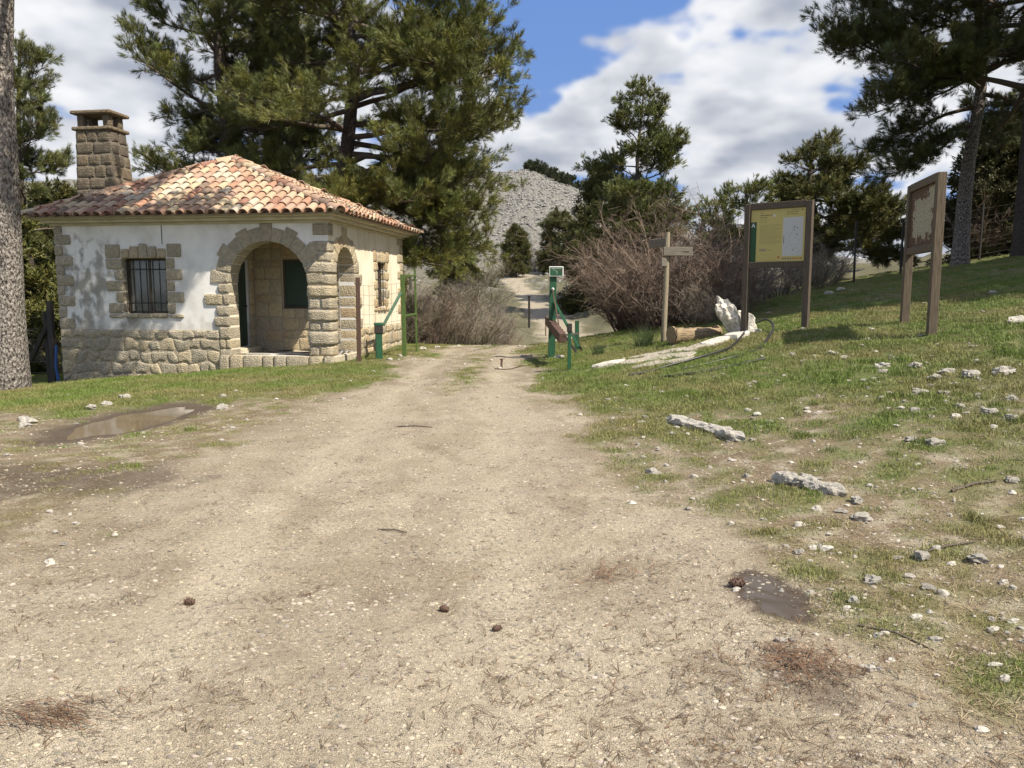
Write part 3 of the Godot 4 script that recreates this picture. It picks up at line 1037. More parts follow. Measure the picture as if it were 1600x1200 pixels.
func window(h: Node, at: Vector3, w: float, hh: float, b: Basis, bars: int, glazed: bool) -> void:
	var mb := MB.new()
	for q in [[-w / 2, -w / 2 + 0.05], [w / 2 - 0.05, w / 2]]:
		mb.box(Vector3(q[0], -hh / 2, -0.03), Vector3(q[1], hh / 2, 0.03), 0.005)
	for q in [[-hh / 2, -hh / 2 + 0.05], [hh / 2 - 0.05, hh / 2]]:
		mb.box(Vector3(-w / 2 + 0.05, q[0], -0.029), Vector3(w / 2 - 0.05, q[1], 0.029), 0.005)
	if glazed: mb.box(Vector3(-0.025, -hh / 2 + 0.05, -0.02), Vector3(0.025, hh / 2 - 0.05, 0.02), 0.004)
	var win := part(h, "window", mb.mesh(), M.frame_wood, Transform3D(b, at))
	if glazed:
		for s in [-1, 1]:
			part(win, "pane", plain_box(Vector3(s * 0.025, -hh / 2 + 0.05, -0.004), Vector3(s * (w / 2 - 0.05), hh / 2 - 0.05, 0.004), 0.0), M.glass)
	else:
		part(win, "dark_sheet", plain_box(Vector3(-w / 2 + 0.05, -hh / 2 + 0.05, -0.02), Vector3(w / 2 - 0.05, hh / 2 - 0.05, 0.012)), M.door_and_dark_opening)  # near-black sheet painted in place of the unlit opening
	for i in bars:
		var x := lerpf(-w / 2 + 0.06, w / 2 - 0.06, i / float(bars - 1))
		var t := MB.new()
		t.tube([Vector3(x, -hh / 2 + 0.02, 0.12), Vector3(x, hh / 2 - 0.01, 0.12)], [0.009, 0.009], 6)
		part(win, "bar", t.mesh(true), M.iron)
	if bars:
		for q in [-0.62, 0.6]:
			var t := MB.new()
			t.box(Vector3(-w / 2, q * hh / 2 - 0.012, 0.11), Vector3(w / 2, q * hh / 2 + 0.012, 0.118))
			part(win, "cross_bar", t.mesh(), M.iron)

func surround(h: Node, F: Transform3D, x0: float, x1: float, y0: float, y1: float, mats: Array, wide: float) -> void:
	var s := Node3D.new()
	s.name = "window_surround"
	h.add_child(s, true)
	var n := 5
	for side in [0, 1]:
		for i in n:
			var a := lerpf(y0, y1, i / float(n))
			var b := lerpf(y0, y1, (i + 1.0) / n)
			var q: float = wide if (i + side) % 2 == 0 else wide * 0.52
			q *= rng.randf_range(0.9, 1.08)
			if side == 0: stone(s, rect(x0 - q, x0 + 0.012, a, b), 0.032, 0.2, F, pick(mats))
			else: stone(s, rect(x1 - 0.012, x1 + q, a, b), 0.032, 0.2, F, pick(mats))
	# lintel: big end blocks and five upright stones
	stone(s, rect(x0 - wide, x0 - 0.02, y1, y1 + 0.3), 0.034, 0.2, F, pick(mats))
	stone(s, rect(x1 + 0.02, x1 + wide, y1, y1 + 0.3), 0.034, 0.2, F, pick(mats))
	for i in 5:
		var a := lerpf(x0 - 0.02, x1 + 0.02, i / 5.0)
		var b := lerpf(x0 - 0.02, x1 + 0.02, (i + 1) / 5.0)
		stone(s, rect(a, b, y1 - 0.012, y1 + [0.2, 0.25, 0.31, 0.25, 0.2][i]), 0.036, 0.2, F, pick(mats))
	# sill
	stone(s, rect(x0 - wide, x0 - 0.01, y0 - 0.10, y0 + 0.0), 0.03, 0.1, F, pick(mats))
	stone(s, rect(x1 + 0.01, x1 + wide, y0 - 0.10, y0 + 0.0), 0.03, 0.1, F, pick(mats))
	for i in 3:
		stone(s, rect(lerpf(x0, x1, i / 3.0), lerpf(x0, x1, (i + 1) / 3.0), y0 - 0.1, y0 + 0.014), 0.05, 0.2, F, pick(mats))

func tile_mesh(length: float, r0: float, r1: float, seed_: int) -> ArrayMesh:
	# half-round clay tile along +y, hollow side towards -z; lower mouth at y = 0
	var mb := MB.new()
	var n := 7
	var r := RandomNumberGenerator.new()
	r.seed = seed_
	for shell in 2:
		for e in 2:
			var rr := (r0 if e == 0 else r1) - shell * 0.015
			for k in n + 1:
				var a := PI * k / n
				mb.vert(Vector3(cos(a) * rr, e * length + (r.randf_range(-0.006, 0.006) if shell == 0 else 0.0), sin(a) * rr * 0.82))
	var q := n + 1
	for k in n:
		mb.quad(k, k + 1, q + k + 1, q + k)
		mb.quad(2 * q + k + 1, 2 * q + k, 3 * q + k, 3 * q + k + 1)
		mb.quad(k + 1, k, 2 * q + k, 2 * q + k + 1)
		mb.quad(q + k, q + k + 1, 3 * q + k + 1, 3 * q + k)
	return mb.mesh(false)

func build_roof(h: Node) -> void:
	var roof := Node3D.new()
	roof.name = "roof"
	h.add_child(roof)
	var o := 0.37
	var ye := TOP + 0.17
	var apex := Vector3(-W / 2 - 0.28, 4.76, -D / 2)
	var cs := [Vector3(-W - o, ye, o), Vector3(o, ye, o), Vector3(o, ye, -D - o), Vector3(-W - o, ye, -D - o)]
	# timber deck under the tiles
	var deck := MB.new()
	for k in 4: deck.vert(cs[k])
	for k in 4: deck.vert(cs[k] - Vector3(0, 0.03, 0))
	deck.vert(apex - Vector3(0, 0.02, 0))
	for k in 4:
		deck.tri(k, (k + 1) % 4, 8)
		deck.quad(k, (k + 1) % 4, 4 + (k + 1) % 4, 4 + k)
	deck.quad(4, 5, 6, 7)
	part(roof, "deck", deck.mesh(), M.mortar)
	var tl := [tile_mesh(0.43, 0.098, 0.080, 1), tile_mesh(0.43, 0.101, 0.078, 2), tile_mesh(0.43, 0.095, 0.082, 3)]
	var short := [tile_mesh(0.16, 0.098, 0.09, 4), tile_mesh(0.28, 0.098, 0.086, 5)]
	var pal := ["clay0", "clay1", "clay4", "clay7", "clay1", "clay3", "clay4", "clay0", "clay1", "clay6", "clay2", "clay4", "clay7", "clay3", "clay5", "clay1"]
	for f in 4:
		var a: Vector3 = cs[f]
		var b: Vector3 = cs[(f + 1) % 4]
		var e := (b - a).normalized()
		var foot := a + e * (apex - a).dot(e)
		var s := (apex - foot).normalized()
		var nrm := e.cross(s)
		if nrm.y < 0.0: nrm = -nrm
		var wl := a.distance_to(b)
		var sl := foot.distance_to(apex)
		var xa := (apex - a).dot(e)
		var cols := int(round(wl / 0.232))
		var step := wl / cols
		var basis := Basis(e, s, nrm)
		if e.cross(s).dot(nrm) < 0.0: basis = Basis(-e, s, nrm)
		var back := []
		var chan := MB.new()
		for i in cols + 1:
			# hollow channels between the cover tiles
			var x := i * step
			var reach := sl * (x / xa if x < xa else (wl - x) / (wl - xa))
			if reach > 0.1:
				var base := chan.v.size()
				for e2 in 2:
					for q in 5:
						var dx := (q - 2) / 2.0 * step * 0.5
						chan.vert(a + e * (x + dx) + s * (reach * e2 - (0.06 if e2 == 0 else 0.0)) + nrm * (0.018 + 0.05 * pow((q - 2) / 2.0, 2.0)))
				for q in 4:
					chan.quad(base + q, base + q + 1, base + 5 + q + 1, base + 5 + q)
			if i == cols: break
			x = (i + 0.5) * step
			reach = sl * (x / xa if x < xa else (wl - x) / (wl - xa)) - 0.05
			var at := -0.07 + rng.randf_range(-0.015, 0.015)
			var row := 0
			while at < reach - 0.04:
				var left := reach - at
				var mesh: Mesh = tl[rng.randi() % 3] if left > 0.36 else (short[1] if left > 0.2 else short[0])
				var p := a + e * (x + rng.randf_range(-0.008, 0.008)) + s * at + nrm * (0.045 + rng.randf_range(0.0, 0.006))
				var tb := basis * Basis(Vector3.RIGHT, -0.045) * Basis(Vector3.BACK, rng.randf_range(-0.03, 0.03))
				var old := nz.get_noise_2d(x * 0.5 + f * 20.0, at * 0.6)
				var m: String = pal[rng.randi() % pal.size()]
				if f == 0 and x < 2.2 and rng.randf() < 0.55: m = ["clay5", "clay2", "clay4"][rng.randi() % 3]
				elif old > 0.3 and rng.randf() < 0.4: m = "clay6"
				if f == 0 or f == 1:
					part(roof, "tile", mesh, M[m], Transform3D(tb, p))
				else:
					back.append(Transform3D(tb, p))
				at += 0.335
				row += 1
		tag(part(roof, "channel_tile", chan.mesh(true), M.channel), "", "", "", "stuff")
		if back.size():
			tag(many(roof, "back_tile", tl[0], M.clay4, back, []), "", "", "", "stuff")
	# ridge tiles down the four hips
	var rid := [tile_mesh(0.44, 0.125, 0.105, 6), tile_mesh(0.44, 0.12, 0.108, 7)]
	for k in 4:
		var a: Vector3 = cs[k]
		var dir := (apex - a).normalized()
		var L := a.distance_to(apex)
		var side := dir.cross(Vector3.UP).normalized()
		var up := side.cross(dir)
		var mor := MB.new()
		mor.tube([a + dir * 0.02 + up * 0.02, apex + up * 0.0], [0.085, 0.085], 8)
		part(roof, "bedding", mor.mesh(true), M.mortar)
		var at := -0.10
		while at < L - 0.1:
			var tb := Basis(side, dir, up) * Basis(Vector3.RIGHT, -0.04) * Basis(Vector3.BACK, rng.randf_range(-0.04, 0.04))
			part(roof, "ridge_tile", rid[rng.randi() % 2], M[pal[rng.randi() % pal.size()]], Transform3D(tb, a + dir * at + up * 0.055))
			at += 0.36
	part(roof, "cap", rock_mesh(8, Vector3(0.3, 0.12, 0.3), 0.1, 2), M.cream, Transform3D(Basis(), apex + Vector3(0, 0.0, 0)))

func build_chimney(h: Node) -> void:
	rng.seed = 33
	var ch := Node3D.new()
	ch.name = "chimney"
	h.add_child(ch)
	# tapered stack standing at the far left of the front wall
	var y0 := 2.9
	var y1 := 5.30
	var lo := [Vector2(-6.56, -1.95), Vector2(-5.48, -1.18)]     # x, z at the foot
	var hi := [Vector2(-6.53, -1.85), Vector2(-5.68, -1.28)]
	var core := MB.new()
	for q in [[lo, y0], [hi, y1]]:
		for p in [Vector2(q[0][0].x, q[0][1].y), Vector2(q[0][1].x, q[0][1].y), Vector2(q[0][1].x, q[0][0].y), Vector2(q[0][0].x, q[0][0].y)]:
			core.vert(Vector3(p.x, q[1], p.y))
	for k in 4: core.quad(k, (k + 1) % 4, 4 + (k + 1) % 4, 4 + k)
	core.quad(4, 5, 6, 7)
	part(ch, "core", core.mesh(), M.sooty_mortar)
	var at := func(t: float, face: int, u: float) -> Vector3:
		var l: float = lerpf(lo[0].x, hi[0].x, t)
		var r: float = lerpf(lo[1].x, hi[1].x, t)
		var f: float = lerpf(lo[1].y, hi[1].y, t)
		var b: float = lerpf(lo[0].y, hi[0].y, t)
		var y := lerpf(y0, y1, t)
		match face:
			0: return Vector3(lerpf(l, r, u), y, f)
			1: return Vector3(r, y, lerpf(f, b, u))
			2: return Vector3(lerpf(r, l, u), y, b)
		return Vector3(l, y, lerpf(b, f, u))
	for face in 4:
		var out: Vector3 = [Vector3(0, 0, 1), Vector3(1, 0, 0), Vector3(0, 0, -1), Vector3(-1, 0, 0)][face]
		var right: Vector3 = [Vector3(1, 0, 0), Vector3(0, 0, -1), Vector3(-1, 0, 0), Vector3(0, 0, 1)][face]
		var rows := 9
		for j in rows:
			var u := 0.0
			while u < 0.99:
				var nu := minf(1.0, u + rng.randf_range(0.28, 0.5))
				if 1.0 - nu < 0.18: nu = 1.0
				var t0 := j / float(rows)
				var t1 := (j + 1.0) / rows
				var o: Vector3 = at.call((t0 + t1) / 2, face, (u + nu) / 2)
				var wd: float = at.call((t0 + t1) / 2, face, u).distance_to(at.call((t0 + t1) / 2, face, nu))
				var ht := (y1 - y0) / rows
				var lean := 0.0
				if face == 1: lean = atan((hi[1].x - lo[1].x) / (y1 - y0))
				var bs := Basis(right, Vector3.UP, out)
				if face == 1: bs = bs * Basis(Vector3.RIGHT, lean)
				var po := rubble_one(-wd / 2, wd / 2, -ht / 2, ht / 2)
				stone(ch, po, 0.03, 0.03, Transform3D(bs, o), pick(["chimney0", "chimney1", "chimney2", "chimney0"]), 0.03)
				u = nu
	var sl := [["cap_slab", 5.30, 5.38, 0.07], ["top_slab", 5.66, 5.74, 0.08]]
	for s in sl:
		var m := MB.new()
		m.box(Vector3(hi[0].x - s[3], s[1], hi[0].y - s[3]), Vector3(hi[1].x + s[3], s[2], hi[1].y + s[3]), 0.02)
		part(ch, s[0], m.mesh(), M.chimney2)
	for sx in 2:
		for sz in 2:
			var px: float = hi[sx].x + (0.02 if sx == 0 else -0.02)
			var pz: float = hi[sz].y + (0.02 if sz == 0 else -0.02)
			var gx := 0.17 if sx == 0 else -0.17
			var gz := 0.17 if sz == 0 else -0.17
			block(ch, Vector3(px, 5.38, pz), Vector3(px + gx, 5.66, pz + gz), M.chimney0)

func rubble_one(x0: float, x1: float, y0: float, y1: float) -> Array:
	var q := func() -> float: return rng.randf_range(-0.018, 0.018)
	return soften([Vector2(x0 + 0.012, y0 + 0.012 + q.call()), Vector2((x0 + x1) / 2, y0 + 0.010 + q.call()), Vector2(x1 - 0.012, y0 + 0.012 + q.call()), Vector2(x1 - 0.012, y1 - 0.012 + q.call()), Vector2((x0 + x1) / 2, y1 - 0.010 + q.call()), Vector2(x0 + 0.012, y1 - 0.012 + q.call())], 0.03)

# ---------------------------------------------------------------- fences, gate and barrier
func post_mesh(a: Vector3, b: Vector3, r: float, sides := 4) -> ArrayMesh:
	var mb := MB.new()
	if sides == 4:
		var d := b - a
		var up := d.normalized()
		var s := up.cross(Vector3.FORWARD if absf(up.z) < 0.9 else Vector3.RIGHT).normalized()
		mb.obox(Transform3D(Basis(s, up, s.cross(up)), (a + b) / 2), Vector3(r * 2, d.length(), r * 2), 0.004)
		return mb.mesh()
	mb.tube([a, b], [r, r], sides)
	return mb.mesh(true)

func local(o: Node3D, x: float, d: float, y: float) -> Vector3:
	return Vector3(x, height(x, d) + y, -d) - o.position

func build_yard() -> void:
	rng.seed = 51
	# dark steel fence at the far left of the lodge
	var f := thing("corner_fence", "dark steel posts with diagonal brace and wires at the left end of the lodge", "fence", on_ground(-10.2, -17.0))
	part(f, "post", post_mesh(local(f, -10.18, 17.0, -0.3), local(f, -10.16, 17.0, 1.84), 0.055), M.black_steel)
	part(f, "post", post_mesh(local(f, -10.42, 17.25, -0.3), local(f, -10.44, 17.25, 1.62), 0.035), M.black_steel)
	part(f, "brace", post_mesh(local(f, -10.2, 17.1, 1.52), local(f, -10.85, 17.3, 0.55), 0.04), M.black_steel)
	part(f, "post", post_mesh(local(f, -12.4, 18.2, -0.3), local(f, -12.4, 18.2, 1.6), 0.035), M.black_steel)
	for k in 6:
		var y := 0.25 + k * 0.25
		part(f, "wire", post_mesh(local(f, -9.92, 16.95, y), local(f, -10.42, 17.25, y), 0.004, 4), M.wire)
		part(f, "wire", post_mesh(local(f, -10.42, 17.25, y), local(f, -12.4, 18.2, y), 0.004, 4), M.wire)
	var bl := MB.new()
	bl.tube([on_ground(-10.02, -16.9), on_ground(-10.06, -16.9) + Vector3(0, 0.4, 0), on_ground(-10.04, -16.9) + Vector3(0.02, 0.85, 0)], [0.03, 0.032, 0.028], 8)
	tag(part(self, "blue_pipe", bl.mesh(true), M.blue_plastic), "short bright blue plastic pipe standing at the fence post", "pipe")
	# wire fence between a rusty post and the green gate post by the side wall
	var g := thing("mesh_fence", "wire mesh fence on a rusty brown post beside the cream side wall", "fence", on_ground(-3.25, -16.3))
	var P := Vector2(-3.25, 16.3)
	var Q := Vector2(-2.46, 17.3)
	part(g, "post", post_mesh(local(g, P.x, P.y, -0.3), local(g, P.x + 0.01, P.y, 1.78), 0.042), M.rust)
	for k in 8:
		var y := 0.2 + k * 0.205
		var mb := MB.new()
		var pts := []
		for q in 9:
			var t := q / 8.0
			var v := P.lerp(Q, t)
			pts.append(local(g, v.x, v.y, y - 0.05 * sin(PI * t) + rng.randf_range(-0.006, 0.006)))
		var rr := []
		for q in 9: rr.append(0.0028)
		mb.tube(pts, rr, 4, false)
		part(g, "wire", mb.mesh(), M.wire)
	for k in 7:
		var v := P.lerp(Q, (k + 1) / 8.0)
		part(g, "wire", post_mesh(local(g, v.x, v.y, 0.16), local(g, v.x, v.y, 1.62), 0.0025, 4), M.wire)
	# narrow green gate
	var t := thing("green_gate", "narrow green metal gate frame with brace beside the side wall", "gate", on_ground(-2.42, -17.3))
	var GP := Vector2(-2.42, 17.3)
	var G2 := Vector2(-2.28, 18.4)
	part(t, "post", post_mesh(local(t, GP.x, GP.y, -0.3), local(t, GP.x - 0.02, GP.y, 1.82), 0.045), M.pale_green_paint)
	part(t, "brace", post_mesh(local(t, GP.x - 0.04, GP.y, 1.45), local(t, -2.82, 16.9, 0.72), 0.03), M.green_paint)
	part(t, "post", post_mesh(local(t, G2.x, G2.y, -0.3), local(t, G2.x - 0.02, G2.y, 1.95), 0.022), M.pale_green_paint)
	var yb := height(GP.x, GP.y)
	for y in [1.80, 0.90]:
		part(t, "rail", post_mesh(Vector3(GP.x, yb + y, -GP.y) - t.position, Vector3(G2.x, yb + y + 0.02, -G2.y) - t.position, 0.022), M.pale_green_paint)
	part(t, "plate", plain_box(Vector3(0.06, 1.48, -0.85), Vector3(0.075, 1.74, -0.45), 0.002), M.wire)
	# green pillar box
	var b := thing("green_pillar", "short dark green metal pillar with boxed head in front of side wall", "pillar", on_ground(-2.9, -16.75), 0.25)
	part(b, "shaft", plain_box(Vector3(-0.072, -0.3, -0.072), Vector3(0.072, 0.56, 0.072), 0.008), M.green_paint)
	part(b, "head", plain_box(Vector3(-0.088, 0.56, -0.088), Vector3(0.088, 0.72, 0.088), 0.008), M.black_steel)
	part(b, "cap", plain_box(Vector3(-0.095, 0.72, -0.095), Vector3(0.095, 0.79, 0.095), 0.012), M.green_paint)
	build_barrier()
	# wire fence along the top of the bank
	var w := thing("bank_fence", "thin steel posts and wires along the top of the grassy bank", "fence", on_ground(7.5, -22.8))
	var fp := [[4.2, 21.5], [7.4, 22.7], [11.1, 25.2], [13.1, 26.2], [14.6, 26.6], [16.2, 27.0], [18.2, 27.4], [20.4, 28.0]]
	for i in fp.size():
		var tone: Material = M.black_steel if i != 4 else M.wire
		part(w, "post", post_mesh(local(w, fp[i][0], fp[i][1], -0.3), local(w, fp[i][0] + rng.randf_range(-0.04, 0.04), fp[i][1], 1.9 + rng.randf_range(-0.1, 0.15)), 0.028), tone)
		if i:
			for k in 7:
				var y := 0.2 + k * 0.26
				part(w, "wire", post_mesh(local(w, fp[i - 1][0], fp[i - 1][1], y), local(w, fp[i][0], fp[i][1], y), 0.002, 4), M.wire)
	# posts of a gate across the track in the dip
	var p1 := thing("track_post", "thin black post left of the pale track in the dip", "post", on_ground(0.95, -43.0))
	part(p1, "shaft", post_mesh(Vector3(0, -0.3, 0), Vector3(0, 1.75, 0), 0.06), M.black_steel)
	part(p1, "cap", plain_box(Vector3(-0.09, 1.75, -0.09), Vector3(0.09, 1.81, 0.09), 0.01), M.black_steel)
	var p2 := thing("track_gate", "thin rusty hoop and pole right of the pale track in the dip", "gate", on_ground(2.0, -40.0))
	part(p2, "pole", post_mesh(Vector3(0.2, -0.3, 0), Vector3(0.2, 3.4, 0), 0.03), M.rust)
	var hp := MB.new()
	hp.tube([Vector3(-0.25, -0.2, 0), Vector3(-0.25, 0.75, 0), Vector3(-0.15, 0.9, 0), Vector3(0.1, 0.9, 0), Vector3(0.2, 0.75, 0), Vector3(0.2, -0.2, 0)], [0.03, 0.03, 0.03, 0.03, 0.03, 0.03], 6)
	part(p2, "hoop", hp.mesh(true), M.rust)

func build_barrier() -> void:
	var o := thing("road_barrier", "green steel road barrier post with small sign, braces and brown counterweight", "barrier", on_ground(0.85, -16.6))
	var y0 := o.position.y
	var A := func(x: float, d: float, y: float) -> Vector3: return Vector3(x, y, -d) - o.position
	part(o, "post", post_mesh(A.call(0.85, 16.6, y0 - 0.3), A.call(0.88, 16.6, 1.98), 0.072), M.green_paint)
	var sg := part(o, "sign", plain_box(Vector3(-0.13, -0.105, -0.03), Vector3(0.17, 0.105, 0.03), 0.006), M.white_paint, Transform3D(Basis(), A.call(0.92, 16.5, 2.05)))
	part(sg, "face", plain_box(Vector3(-0.112, -0.088, 0.03), Vector3(0.152, 0.088, 0.034), 0.0), M.green_paint)
	for q in [[Vector3(-0.1, 0.06, 0.035), Vector3(0.13, 0.064, 0.037)], [Vector3(0.03, -0.06, 0.035), Vector3(0.034, 0.0, 0.037)]]:
		part(sg, "line", plain_box(q[0], q[1], 0.0), M.white_paint)
	var ln := MB.new()
	ln.obox(Transform3D(Basis(Vector3.BACK, -0.5), Vector3(-0.02, 0.03, 0.036)), Vector3(0.14, 0.004, 0.002))
	part(sg, "line", ln.mesh(), M.white_paint)
	part(sg, "line", plain_box(Vector3(0.08, 0.005, 0.035), Vector3(0.13, 0.035, 0.037), 0.0), M.rust)
	var dk := MB.new()
	dk.tube([A.call(0.87, 16.52, 1.68), A.call(0.87, 16.50, 1.68)], [0.03, 0.03], 10)
	part(o, "reflector", dk.mesh(true), M.white_paint)
	# counterweight on the lifted-aside arm
	var near: Vector3 = A.call(0.985, 15.0, 0.72)
	var farp: Vector3 = A.call(0.80, 17.1, 1.0)
	var dir := (farp - near).normalized()
	var s := dir.cross(Vector3.UP).normalized()
	var cw := MB.new()
	cw.obox(Transform3D(Basis(s, s.cross(dir), -dir), (near + farp) / 2), Vector3(0.14, 0.19, near.distance_to(farp)), 0.008)
	part(o, "counterweight", cw.mesh(), M.rust)
	for k in 5:
		var rib := MB.new()
		var c := near.lerp(farp, 0.08 + k * 0.13)
		rib.obox(Transform3D(Basis(s, s.cross(dir), -dir), c), Vector3(0.152, 0.2, 0.03), 0.003)
		part(o, "rib", rib.mesh(), M.rust)
	# braces
	part(o, "brace", post_mesh(A.call(0.90, 16.55, 1.42), A.call(1.36, 15.6, 0.5), 0.028), M.green_paint)
	part(o, "brace", post_mesh(A.call(0.92, 16.6, 1.38), A.call(1.62, 16.9, 0.2), 0.026), M.black_steel)
	part(o, "brace", post_mesh(A.call(0.93, 16.6, 0.98), A.call(1.48, 16.4, 0.18), 0.026), M.black_steel)
	part(o, "brace", post_mesh(A.call(0.86, 16.52, 1.7), A.call(0.98, 15.9, 0.86), 0.012), M.rust)
	part(o, "rear_post", post_mesh(A.call(1.45, 17.2, 0.0), A.call(1.45, 17.2, 0.98), 0.045), M.green_paint)
	part(o, "cross_bar", post_mesh(A.call(1.02, 15.0, 0.78), A.call(1.32, 15.2, 0.80), 0.02), M.wire)
	var f := thing("rest_post", "short green post with black collar in the grass before the barrier", "post", on_ground(1.06, -14.2))
	part(f, "shaft", post_mesh(Vector3(0, -0.3, 0), Vector3(0, 0.72, 0), 0.032), M.green_paint)
	part(f, "collar", plain_box(Vector3(-0.045, 0.70, -0.045), Vector3(0.045, 0.86, 0.045), 0.008), M.black_steel)
	# stake and the chain lying beside it on the track
	var st := thing("track_stake", "short dark stake sticking out of the track by a slack chain", "stake", on_ground(-0.22, -15.6))
	part(st, "shaft", post_mesh(Vector3(0, -0.1, 0), Vector3(0.01, 0.17, 0), 0.022), M.rust)
	part(st, "head", plain_box(Vector3(-0.032, 0.17, -0.03), Vector3(0.04, 0.19, 0.03), 0.004), M.rust)
	var c2 := MB.new()
	var pts := []
	var rr := []
	for k in 14:
		var t := k / 13.0
		pts.append(on_ground(lerpf(-0.35, 0.72, t), -lerpf(15.2, 15.9, t) + 0.12 * sin(t * 7.0)) + Vector3(0, 0.012, 0))
		rr.append(0.011)
	c2.tube(pts, rr, 6)
	tag(part(self, "chain", c2.mesh(true), M.rust), "slack rusty chain lying across the track before the barrier", "chain")

# ---------------------------------------------------------------- notice boards and signpost
func print_panel() -> ImageTexture:
	var w := 560
	var h := 512
	var im := Image.create(w, h, false, Image.FORMAT_RGB8)
	var base := Color(0.80, 0.745, 0.44)
	im.fill(base)
	var r := RandomNumberGenerator.new()
	r.seed = 8
	im.fill_rect(Rect2i(0, 118, 60, h - 118), Color(0.0, 0.30, 0.10))
	im.fill_rect(Rect2i(336, 88, 204, 372), Color(0.80, 0.81, 0.80))
	var ink := Color(0.16, 0.15, 0.1)
	var words := func(x0: int, x1: int, y: int, th: int, gap: int, c: Color) -> void:
		var x := x0
		while x < x1:
			var l := r.randi_range(th * 2, th * 7)
			for q in range(x, mini(x + l, x1), 3):
				im.fill_rect(Rect2i(q, y + r.randi_range(0, 1), 2, th - r.randi_range(0, 2)), c)
			x += l + gap
	words.call(95, 135, 30, 5, 5, ink)
	words.call(95, 225, 52, 9, 8, ink)
	words.call(95, 170, 74, 7, 8, ink)
	im.fill_rect(Rect2i(228, 52, 28, 22), Color(0.86, 0.85, 0.82))
	for k in 3: words.call(95, 185 - k * 12, 96 + k * 14, 4, 4, Color(0.35, 0.32, 0.18))
	for b in [[150, 3], [182, 4], [222, 3], [254, 5], [306, 4]]:
		for k in b[1]:
			words.call(95, 320 - (60 if k == b[1] - 1 else r.randi_range(0, 12)), b[0] + k * 10, 4, 4, Color(0.45, 0.41, 0.24))
	im.fill_rect(Rect2i(96, 384, 72, 26), Color(0.66, 0.60, 0.48))
	words.call(180, 220, 396, 5, 4, Color(0.4, 0.36, 0.2))
	words.call(95, 260, 440, 3, 4, Color(0.55, 0.5, 0.3))
	words.call(420, 500, 16, 5, 5, ink)
	words.call(370, 500, 34, 7, 6, ink)
	words.call(370, 480, 54, 7, 6, ink)
	# emblem in the corner: a small pointed crest
	for k in 14: im.fill_rect(Rect2i(524 - k / 2, 14 + k, 2 + k, 1), ink)
	# the map: thin tracks, dark symbols, scale bar
	var p := Vector2(452, 170)
	for k in 260:
		im.fill_rect(Rect2i(int(p.x), int(p.y), 2, 2), Color(0.62, 0.62, 0.64))
		p += Vector2(r.randf_range(-2.2, 1.8) - 0.15, r.randf_range(0.2, 1.6))
	for k in 26:
		im.fill_rect(Rect2i(r.randi_range(346, 515), r.randi_range(120, 440), r.randi_range(6, 18), 2), Color(0.5, 0.5, 0.5))
	for q in [[446, 178, 12, 8], [474, 186, 14, 7], [450, 200, 6, 12], [476, 254, 12, 7], [500, 308, 6, 7], [440, 398, 9, 10], [456, 386, 14, 4], [468, 238, 4, 10]]:
		im.fill_rect(Rect2i(q[0], q[1], q[2], q[3]), Color(0.1, 0.11, 0.11))
	im.fill_rect(Rect2i(346, 266, 5, 74), Color(0.2, 0.2, 0.24))
	# round symbols along the foot
	for k in 8:
		var c := Color(0.15, 0.16, 0.36) if k < 4 else Color(0.72, 0.28, 0.1)
		for y in range(-9, 10):
			var half := int(sqrt(81.0 - y * y))
			im.fill_rect(Rect2i(346 + k * 26 - half, 484 + y, half * 2, 1), c)
		im.fill_rect(Rect2i(343 + k * 26, 480, 6, 8), Color(0.8, 0.75, 0.55))
	im.fill_rect(Rect2i(290, 462, 18, 18), Color(0.72, 0.22, 0.06))
	return ImageTexture.create_from_image(im)

func torn_panel() -> ImageTexture:
	var w := 256
	var h := 256
	var im := Image.create(w, h, false, Image.FORMAT_RGB8)
	var n := FastNoiseLite.new()
	n.frequency = 0.045
	n.fractal_octaves = 4
	n.seed = 3
	var m := FastNoiseLite.new()
	m.frequency = 0.02
	m.seed = 18
	for j in h:
		for i in w:
			var u := i / float(w)
			var v := j / float(h)
			var c := Color(0.105, 0.058, 0.035) * (1.0 + n.get_noise_2d(i * 0.3, j * 3.0) * 0.4)
			var e := minf(minf(u - 0.13, 0.86 - u) * 1.4, minf(v - 0.17, 0.86 - v))
			e += m.get_noise_2d(i, j) * 0.16 + n.get_noise_2d(i * 1.5, j) * 0.05
			if u > 0.68 and v < 0.4: e = maxf(e, minf(minf(u - 0.70, 0.93 - u), v - 0.03) + n.get_noise_2d(i, j) * 0.06)
			if e > 0.0 and n.get_noise_2d(i * 2.2 + 500, j * 1.6) < 0.34 + e:
				var t := clampf(0.5 + n.get_noise_2d(i * 2.0, j * 2.0 + 90.0) * 1.4, 0.0, 1.0)
				c = Color(0.27, 0.245, 0.17).lerp(Color(0.43, 0.40, 0.31), t)
			im.set_pixel(i, j, c.linear_to_srgb())
	return ImageTexture.create_from_image(im)

func face_mesh(w: float, h: float, thick: float) -> ArrayMesh:
	# thin sheet whose front carries a print
	var st := SurfaceTool.new()
	st.begin(Mesh.PRIMITIVE_TRIANGLES)
	var q := [Vector3(-w / 2, 0, thick), Vector3(w / 2, 0, thick), Vector3(w / 2, h, thick), Vector3(-w / 2, h, thick)]
	var uv := [Vector2(0, 1), Vector2(1, 1), Vector2(1, 0), Vector2(0, 0)]
	for k in [0, 2, 1, 0, 3, 2]:
		st.set_uv(uv[k])
		st.set_normal(Vector3.BACK)
		st.add_vertex(q[k])
	return st.commit()

